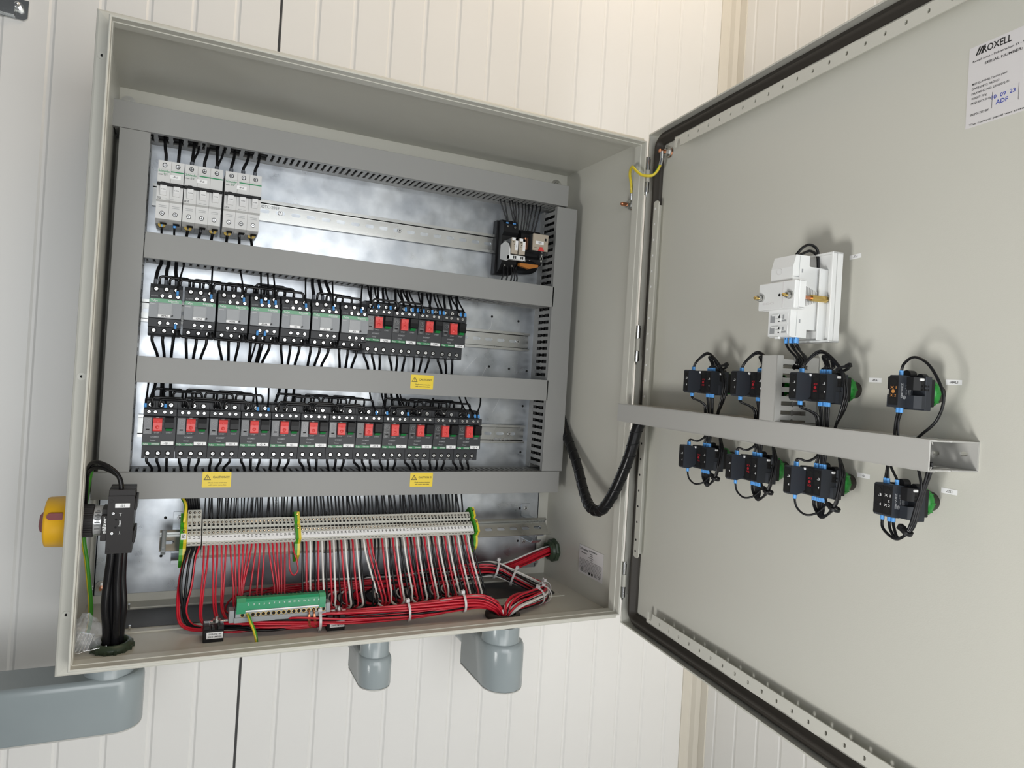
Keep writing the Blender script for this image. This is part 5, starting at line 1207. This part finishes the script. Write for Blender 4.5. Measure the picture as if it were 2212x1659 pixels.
for lo, hi in ((s0, s0+1.2), (s1-1.2, s1)):
    mb.box(lo, hi, -3, 13, z0, z1)
    z = z0+2
    while z < z1-3:
        e = z+5.6; mb.prism([(-38, z), (-38, e), (-24, e), (-22, e-1.4), (-20, e), (-3, e), (-3, z), (-20, z), (-22, z+1.4), (-24, z)], 'x', lo, hi); z += 10.3
mb.build('duct_trough', t)
mb = M('duct_pvc_light', frame='door'); mb.box(s0-.3, s1+.3, -46, -44.6, z0, z1, 0, .4)
for lo, hi in ((s0-.4, s0+.8), (s1-.8, s1+.4)): mb.box(lo, hi, -46, -38, z0, z1)
mb.build('duct_cover', t)
# ================================================================== push button backs
def unit(sc, zc, kind, label, btxt=None):
    t = thing('control_unit', tuple(door(sc, 13, zc-16)), label, 'push button back', 'black push button assemblies on the door')
    mb = M('ring_green', 'gasket_black', frame='door')
    mb.lathe([(13.8, 13), (14.0, 4), (13.2, -2), (11.5, -6), (10, -7)], (sc, 0, zc), (0, 1, 0), 0, 40) if False else None
    prof_ = [(9.0, 13), (9.0, 1.6), (12.6, 1.6), (13.8, .5), (13.8, -2.5), (13.2, -6), (10, -8)]
    n = 40; vs = [(sc+r*math.cos(2*math.pi*i/n), h, zc+r*math.sin(2*math.pi*i/n)) for r, h in prof_ for i in range(n)]
    mb.add(vs, [[i+k*n, (i+1) % n+k*n, (i+1) % n+(k+1)*n, i+(k+1)*n] for k in range(2, len(prof_)-1) for i in range(n)], 'ring_green', True)
    mb.add(vs, [[i+k*n, (i+1) % n+k*n, (i+1) % n+(k+1)*n, i+(k+1)*n] for k in range(2) for i in range(n)], 'gasket_black', True)
    for k in range(10):
        a = 2*math.pi*k/10; x, z = sc+13.6*math.cos(a), zc+13.6*math.sin(a); mb.box(x-.5, x+.5, -4, 1.5, z-.5, z+.5, 'ring_green')
    tag(mb.build('locking_ring', t), 'green locking ring', None)
    mb = M('unit_grey', 'hole_black', 'tag_white', 'gasket_black', frame='door')
    mb.box(sc-15, sc+15, -20, -12.5, zc-16, zc+15, 'unit_grey', .6); mb.box(sc-13, sc+13, -12.5, -6, zc-12.5, zc+12.5, 'unit_black', .6)
    mb.prism([(sc-14, -30), (sc+12, -30), (sc+15, -24), (sc+15, -20), (sc-15, -20), (sc-15, -24)], 'z', zc-14.5, zc-3, 'unit_grey')
    mb.prism([(sc-14, -30), (sc+11, -30), (sc+14, -25), (sc+14, -20), (sc-15, -20), (sc-15, -24)], 'z', zc+2, zc+13.6, 'unit_black')
    mb.cyl((sc-1, -16, zc+16), (sc-1, -24, zc+16), 4.2, 'unit_black', 14); mb.cyl((sc+9, -14, zc+14), (sc+9, -20, zc+14), 3.4, 'unit_black', 12)
    for i in range(3):
        for j in range(2): mb.cyl((sc+14.9, -23+3*i, zc+6-3.4*j), (sc+15.15, -23+3*i, zc+6-3.4*j), 1.0, 'hole_black', 8, smooth=False)
    mb.box(sc+11, sc+15.2, -26, -22, zc+10.6, zc+13, 'tag_white', .5)
    mb.build('mounting_collar', t)
    def block(s0, s1, n0, n1, style):
        mb = M('unit_grey' if style != 'led' else 'unit_black', 'unit_black', 'hole_black', 'print_grey', 'print_white', 'print_red', 'print_orange', frame='door')
        zt, zb = zc+15, zc-14.3
        pts = [(n0, zb+1.5), (n0+1.4, zb), (n0+9, zb-.6), (n0+15, zb+1.6), (n0+19, zb+5), (n1, zb+5), (n1, zt-3), (n0+17, zt-3), (n0+13.5, zt-.6), (n0+8, zt), (n0+1, zt), (n0, zt-1)]
        mb.prism(pts, 'x', s0+.15, s1-.15, 0)
        sm_ = (s0+s1)/2; w = s1-s0
        mb.box(s0+.1, s1-.1, n0-.25, n0+.1, zb+2, zt-1.5, 'unit_black')
        for z in (zc+8.6, zc-8.3): mb.cyl((sm_, n0-.2, z), (sm_, n0-.5, z), w*.33, 'hole_black', 14, smooth=False)
        N_ = n0-.45
        if style == 'no':
            mb.box(s0+1, s1-1.4, n0-.5, n0-.2, zc-2.4, zc+2.2, 'hole_black'); mb.text('.3', (sm_+w*.18, N_, zc+4.6), 2.4, 'print_white', w=3.2); mb.text('4', (sm_+w*.26, N_, zc-4), 2.4, 'print_white', w=1.6)
        if style == 'led':
            mb.text('X1', (sm_, N_, zc+3.6), 2, 'print_red', w=5); mb.cyl((sm_, n0-.3, zc), (sm_, n0-.6, zc), 1.6, 'print_red', 12); mb.text('X2', (sm_, N_, zc-3.6), 2, 'print_red', w=5)
        if style == 'm5':
            mb.text('X 1', (sm_, N_, zc+3.6), 2.4, 'print_orange', w=6); mb.cyl((sm_, n0-.3, zc), (sm_, n0-.6, zc), 1.7, 'print_orange', 12); mb.text('X 2', (sm_, N_, zc-3.6), 2.4, 'print_orange', w=6)
        if style == 'm1':
            mb.text('X 1', (sm_, N_, zc+5), 2.3, 'print_white', w=6); mb.text('Z', (sm_+1.5, N_, zc), 2, 'print_white'); mb.text('X 2', (sm_, N_, zc-4), 2.3, 'print_white', w=6)
        if style in ('m5', 'm1'):
            # side print, reading downwards; side face looks along +s
            u_, v_ = (0, 0, -1), (0, 1, 0)
            P = lambda n_, z_: (s1+.02, n0+n_, z_)
            mb.text('ZBV-M5' if style == 'm5' else 'ZBV-M1', P(4.4, zc+1), 2.4, 'print_grey', u_, v_, w=13.5); mb.text('Schneider', P(14.4, zc-1), 1.9, 'print_grey', u_, v_, w=10.5)
            mb.text('Electric', P(12.4, zc-1), 1.4, 'print_grey', u_, v_, w=7); mb.text('230-240V', P(9.6, zc), 1.1, 'print_grey', u_, v_)
            mb.cyl((s1-.1, n0+7.6, zc-5), (s1+.03, n0+7.6, zc-5), 1.7, 'print_grey', 14); mb.text('GB', (s1+.06, n0+7.6, zc-5), 1.3, 'hole_black', u_, v_)
            for dz in (3, 4.5, 6): mb.box(s1-.1, s1+.03, n0+8, n0+10, zc+dz, zc+dz+.3, 'print_grey')
        return tag(mb.build('contact_block' if style == 'no' else 'light_block', t), None, None)
    if kind == 'three':
        block(sc-14.4, sc-4.9, -39, -20, 'no'); block(sc-4.9, sc+4.4, -39, -20, 'led'); block(sc+4.4, sc+13.8, -39, -20, 'no'); block(sc-14.6, sc-5.2, -58.5, -39.4, 'no')
        mb = M('tag_white', frame='door'); mb.box(sc-6.6, sc-5, -42, -39.5, zc+11.5, zc+14, 0, .3); mb.build('latch', t)
    elif kind == 'm5': block(sc-4.6, sc+4.6, -39.5, -22, 'm5')
    else: block(sc-13.6, sc-4.4, -39.5, -20, 'no'); block(sc-4.4, sc+4.8, -39.5, -20, 'm1')
    return t
US = [117.0, 206.0, 294.6, 381.9]; ZT, ZL = 376.6, 278.7
UT = []
pos4 = ['leftmost, nearest the hinge', 'second from the hinge', 'beside the -SFA1 tag']
for k in range(3): unit(US[k], ZT, 'three', 'push button back with red print above the door duct, '+pos4[k])
unit(US[3], ZT, 'm5', 'black lamp back with orange print beside the -HAL1 tag on the door')
pos5 = ['leftmost, nearest the hinge', 'second from the hinge', 'beside the -S1 tag']
for k in range(3): unit(US[k]-.3, ZL, 'three', 'push button back with red print below the door duct, '+pos5[k])
unit(US[3], ZL-2, 'm1', 'black push button back with white print beside the -SX1 tag on the door')
def dwire(label, pts, r=1.15, fer=(), group='black wires on the door'):
    return wire('control_wire', label, 'wire', group, pts, r, 'wire_black', fer=[(a, b, 1.75, 'ferrule_blue') for a, b in fer], frame='door', n=7, sm=6)
for k in range(3):
    sc = US[k]; zt = ZT+15; zb = ZT-14.5; nm = ('first', 'second', 'third')[k]
    e = 0.9 if k == 2 else .75
    srcs = [(-10.8, -48, 0), (-9.0, -48, 1), (-1.5, -31, 2), (.6, -31, 3), (3, -31, 4), (7, -31, 5), (9.2, -31, 6)]
    for j, (ds, n_, q) in enumerate(srcs):
        hi = 20+3.5-abs(j-1)*2.2; rr = 24-1.2*j
        s = sc+ds
        top = zt+ (23.5-2.1*j if j < 2 else 18-1.6*(j-2))
        pts = [(s, n_, zt-3), (s, n_, zt+3.5), (s+3+2*(j < 2), n_+2, zt+ (13 if j < 2 else 9-.3*j)), ((sc+2) if j < 2 else s+5.5, -38+j*.9, top), (sc+15+.3*j, -35+.5*j, zt+16-1.0*j), (sc+24+.5*(j % 3), -33+.6*j, zt+3-.5*j), (sc+29-.9*(j % 4), -32+.8*j, ZT-2), (sc+26-.9*(j % 3), -31+j*.8, ZT-18), (sc+19-1.3*j*.6, -30+j, 340), (sc+15-1.3*j*.6, -28+j, 330)]
        dwire('black wire, %s of seven arching off the top of the %s upper push button back' % (ORD[j], nm), pts, 1.1, [((s, n_, zt-.5), (s, n_, zt+4.2))])
    for j, (ds, n_) in enumerate(((-10.8, -48), (-9, -48), (-1.5, -31), (.8, -31), (5.2, -31), (7.6, -31), (10, -31))):
        s = sc+ds; d2 = (9, 10.5, 2, 1, .5, -.5, -1.5)[j]
        pts = [(s, n_, zb+3), (s, n_, zb-4)]+([(s+2, n_+1, zb-7.5), (s+6, n_+7, zb-10), (s+d2, n_+13, zb-15)] if j < 2 else [(s+d2*.4, n_+1, zb-12)])+[(s+d2, (n_+15 if j < 2 else n_+2), 338), (s+d2, (n_+15 if j < 2 else n_+3), 330)]
        dwire('black wire, %s of seven dropping from the %s upper push button back to the duct' % (ORD[j], nm), pts, 1.1, [((s, n_, zb+1), (s, n_, zb-4.5))])
    tie(tuple((sc+24, -31, zt+5)), (.5, 0, -1), 5.2, 'black cable tie round the wire loop of the %s upper push button back' % nm, 'unit_black', 'door', 2.6, (1, 0, .6), 'black cable ties on the door')
    # lower row
    sc = US[k]-.3; zt = ZL+15; zb = ZL-14.5
    for j, (ds, n_) in enumerate(((-10.8, -48), (-9, -48), (-1.5, -31), (.6, -31), (5, -31), (7.3, -31), (9.5, -31))):
        s = sc+ds; d2 = (14, 13, 2.5, 1, -1.5, 0, 1)[j]
        pts = [(s, n_, zt-3), (s, n_, zt+4)]+([(s+2, n_+1, zt+7.5), (s+8, n_+6, zt+6), (s+d2-1, n_+11, zt+10)] if j < 2 else [(s+d2*.5, n_, zt+9)])+[(s+d2, (n_+14 if j < 2 else n_), 308), (s+d2, (n_+14 if j < 2 else n_), 316)]
        dwire('black wire, %s of seven rising from the %s lower push button back to the duct' % (ORD[j], nm), pts, 1.1, [((s, n_, zt-.5), (s, n_, zt+4.4))])
    for j, (ds, n_) in enumerate(((-9.5, -48), (-2, -31), (.3, -31), (3.6, -31), (5.8, -31), (8, -31), (10.2, -31))):
        s = sc+ds; dn = (18 if j == 0 else 22-2.2*j)
        pts = [(s, n_, zb+3), (s, n_, zb-4.5)]+([(s+3, n_+1, zb-14), (s+11, n_+5, zb-19.5), (s+20, n_+11, zb-15), (sc+14, -31, zb-5), (sc+12, -31, zb+1)] if j == 0 else
               [(s+1.5, n_, zb-12), (sc+9+j*.7, -33, zb-21+j*.6), (sc+19+j*.3, -35+j*.5, zb-16+j*.5), (sc+26+.7*(j % 3), -34+j*.5, zb-2), (sc+30-.8*(j % 4), -33+j*.7, ZL), (sc+29-.8*(j % 3), -31+j*.8, ZL+14), (sc+24-.8*j, -29+j, 308), (sc+22-.8*j, -29+j, 317)])
        dwire('black wire, %s of seven looping under the %s lower push button back' % (ORD[j], nm), pts, 1.1, [((s, n_, zb+1), (s, n_, zb-4.8))])
    tie(tuple((sc+25, -32, zb-8)), (-.35, 0, -1), 4.6, 'black cable tie round the wire loop of the %s lower push button back' % nm, 'unit_black', 'door', 2.8, (-1, 0, .4), 'black cable ties on the door')
# HAL1
s = US[3]; zt = ZT+15; zb = ZT-14.5
dwire('single black wire arching over the lamp back beside the -HAL1 tag', [(s-.5, -31, zt-3), (s-.3, -31, zt+4), (s+3, -32, zt+11), (s+13, -33, zt+16.5), (s+26, -33, zt+10), (s+36, -32, zt-6), (s+39.5, -31, ZT-6), (s+34, -31, ZT-24), (s+20, -31, 338), (s+12, -30, 329)], 1.25, [((s-.5, -31, zt-.5), (s-.3, -31, zt+4.4))])
for j in range(2): dwire('black wire under the lamp back beside the -HAL1 tag, %s one' % ('left', 'right')[j], [(s-1.5+3*j, -31, zb+3), (s-1.5+3*j, -31, zb-4), (s-3+2.4*j, -31, zb-13), (s-3.4+3.1*j, -31, 338), (s-3+3.1*j, -30, 328)], 1.15, [((s-1.5+3*j, -31, zb+1), (s-1.6+3*j, -31, zb-4.6))])
# SX1
zc = ZL-2; zt = zc+15; zb = zc-14.5
for j, ds in enumerate((-10, -7.4, 1.5)):
    d2 = (1, -1, -7)[j]; dwire('black wire, %s of three on top of the back beside the -SX1 tag' % ORD[j], [(s+ds, -31, zt-3), (s+ds, -31, zt+4), (s+ds+d2*.5, -31, zt+10), (s+ds+d2, -31, 308), (s+ds+d2, -31, 316)], 1.15, [((s+ds, -31, zt-.5), (s+ds, -31, zt+4.6))])
for j, ds in enumerate((-11, -4, 0)):
    dwire('black wire, %s of three looping under the back beside the -SX1 tag' % ORD[j], [(s+ds, -31, zb+3), (s+ds, -31, zb-4.4), (s+ds+2, -31.5, zb-13+j), (s+3+j*2, -33, zb-19+j*.8), (s+13+j, -35, zb-15+j), (s+19+j, -35+j, zb-4), (s+22+j*.8, -33+j, zc), (s+25+j*.9, -32+j, zc+16), (s+26+j*2.2-(5 if j == 0 else 0), -31+j, 308), (s+26+j*2.2-(9 if j == 0 else 0), -31+j, 317)], 1.3, [((s+ds, -31, zb+1), (s+ds, -31, zb-4.8))])
tie((s+16, -34, zb-10), (-.5, 0, -1), 3.6, 'black cable tie under the push button back beside the -SX1 tag', 'unit_black', 'door', 3.2, (-1, 0, .5), 'black cable ties on the door')
# ================================================================== thermostat module
t = thing('thermostat_module', tuple(door(262, 13, 428)), 'white thermostat module with brass bolts mounted high on the door', 'control module')
mb = M('thermostat_white', 'hole_black', 'print_grey', frame='door')
mb.prism([(-60, 430), (-60, 503), (-56.5, 516), (-38.5, 516), (-38.5, 505.5), (-37, 504.6), (-14.5, 504.6), (-13.5, 503.6), (-13.5, 437.5), (-38, 437.5), (-38, 428.6), (-57, 428.6)], 'x', 247, 277.4)
mb.box(246.8, 277.6, -59.2, -51.6, 492.5, 493.1, 'print_grey'); mb.box(277.3, 277.6, -51.8, -51.5, 487, 515, 'print_grey'); mb.box(277.3, 277.6, -51.8, -51.5, 430, 456, 'print_grey')
mb.box(277.3, 277.6, -48.5, -46.8, 497.6, 501.5, 'print_grey'); mb.box(277.3, 277.6, -48.5, -46.8, 444, 448, 'print_grey')
for k in range(13):
    n_ = -53+2.15*k; h = 14.5-.75*k*1.05
    mb.box(277.3, 279.0, n_, n_+.85, 473-h, 473+h, 'thermostat_white'); mb.box(277.3, 277.55, n_+.85, n_+2.15, 473-h, 473+h, 'print_grey')
for x0, z0, z1 in ((248.5, 443, 454), (248.5, 431, 441)):
    mb.box(x0, x0+26, -60.3, -59.9, z0, z1, 'thermostat_white'); mb.box(x0+1.5, x0+8, -60.5, -60.2, z0+1.5, z1-1.5, 'print_grey'); mb.box(x0+13, x0+15, -60.5, -60.2, z0+2, z1-1, 'hole_black'); mb.box(x0+18, x0+24, -60.5, -60.2, z0+2, z0+4, 'print_grey'); mb.box(x0+19, x0+21, -60.6, -60.2, z0+5, z1-1.5, 'print_grey')
    mb.box(x0+9, x0+17, -61.2, -60, z0+3, z0+6, 'thermostat_white', .4); mb.box(x0+4, x0+14, -61.4, -60, z1-2.5, z1-.5, 'thermostat_white', .4)
mb.ring((259, -60.15, 499.5), (259, -60.4, 499.5), 3.6, 3.3, 'sticker_grey', 20); mb.box(257.5, 264, -61, -58, 426.6, 429.5, 'thermostat_white', .5)
mb.build('module_body', t)
mb = M('thermostat_white', 'hole_black', 'sticker_grey', frame='door')
mb.box(236.8, 288, -66, -60.4, 458, 487.5, 0, .8); mb.box(238, 288.6, -60.6, -53, 457.5, 460, 0, .6); mb.box(238, 288.6, -60.6, -53, 486, 488.4, 0, .6); mb.box(285.6, 288.6, -60.6, -52, 458, 488, 0, .6)
mb.cyl((267.2, -66.05, 473), (267.2, -66.2, 473), 1.6, 'hole_black', 14); mb.box(271.6, 272.4, -66.2, -65.9, 458.5, 487, 'sticker_grey'); mb.text('EGO', (252, -66.15, 465), 2.2, 'sticker_grey', w=16)
mb.build('clamp_plate', t)
mb = M('thermostat_white', frame='door')
mb.box(238, 291, -17, -15.4, 425.5, 521, 0, .4); mb.box(288.8, 291, -22, -8, 425.5, 521, 0, .5); mb.box(238, 291, -22, -8, 519, 521, 0, .4); mb.box(238, 291, -22, -8, 425.5, 427.5, 0, .4)
mb.box(280, 281.8, -28, -17, 427, 503, 0, .4); mb.box(240, 262, -15.4, 13, 455, 492, 0, .5)
mb.build('mounting_frame', t)
for s in (242.2, 282.6):
    mb = M('brass', frame='door'); mb.cyl((s, -60, 471.5), (s, -76, 471.2), 1.7, 'brass', 12); mb.cyl((s, -66, 471.5), (s, -68, 471.5), 4.2, 'nut_steel', 16); mb.cyl((s, -68, 471.5), (s, -72, 471.3), 3.3, 'nut_steel', 6, smooth=False); mb.cyl((s, -76, 471.2), (s, -77, 471.2), 1.7, 'brass', 12, r2=.9); mb.build('brass_bolt', t)
mb = M('copper', 'brass', frame='door'); mb.cyl((283.6, -53, 470.8), (283.6, -40, 470.8), 2.0, 'copper', 12); mb.cyl((283.6, -41, 470.8), (283.6, -21, 470.8), 3.7, 'brass', 6, smooth=False); mb.cyl((283.6, -21, 470.8), (283.6, -18.5, 470.8), 4.2, 'nut_steel', 14); mb.build('brass_spacer', t)
for k in range(2): dwire('black wire loop behind the top of the white thermostat module, %s one' % ('outer', 'inner')[k], [(262+2*k, -45, 512), (262+2*k, -43, 518-k), (265+2*k, -36+3*k, 528-5*k), (267+k, -28, 531-7*k), (268, -20, 526-6*k), (268, -18, 512), (268, -17, 500)], 1.5)
for k in range(5):
    s = 263+3.2*k; n_ = -50+5*(k % 2)
    dwire('black wire, %s of five dropping from the white thermostat module into the upright duct' % ORD[k], [(s, n_, 436), (s, n_, 424), (s-2, n_+6, 417), (253+1.5*k, -24+2*k, 407), (242+k*.8, -18+2*k, 398), (238+k, -12, 385)], 1.3, [((s, n_, 429), (s, n_, 422.6))])
# ------------------------------------------------------------------ tidy
for o in list(COL.objects):
    if 'o_' in o: del o['o_']
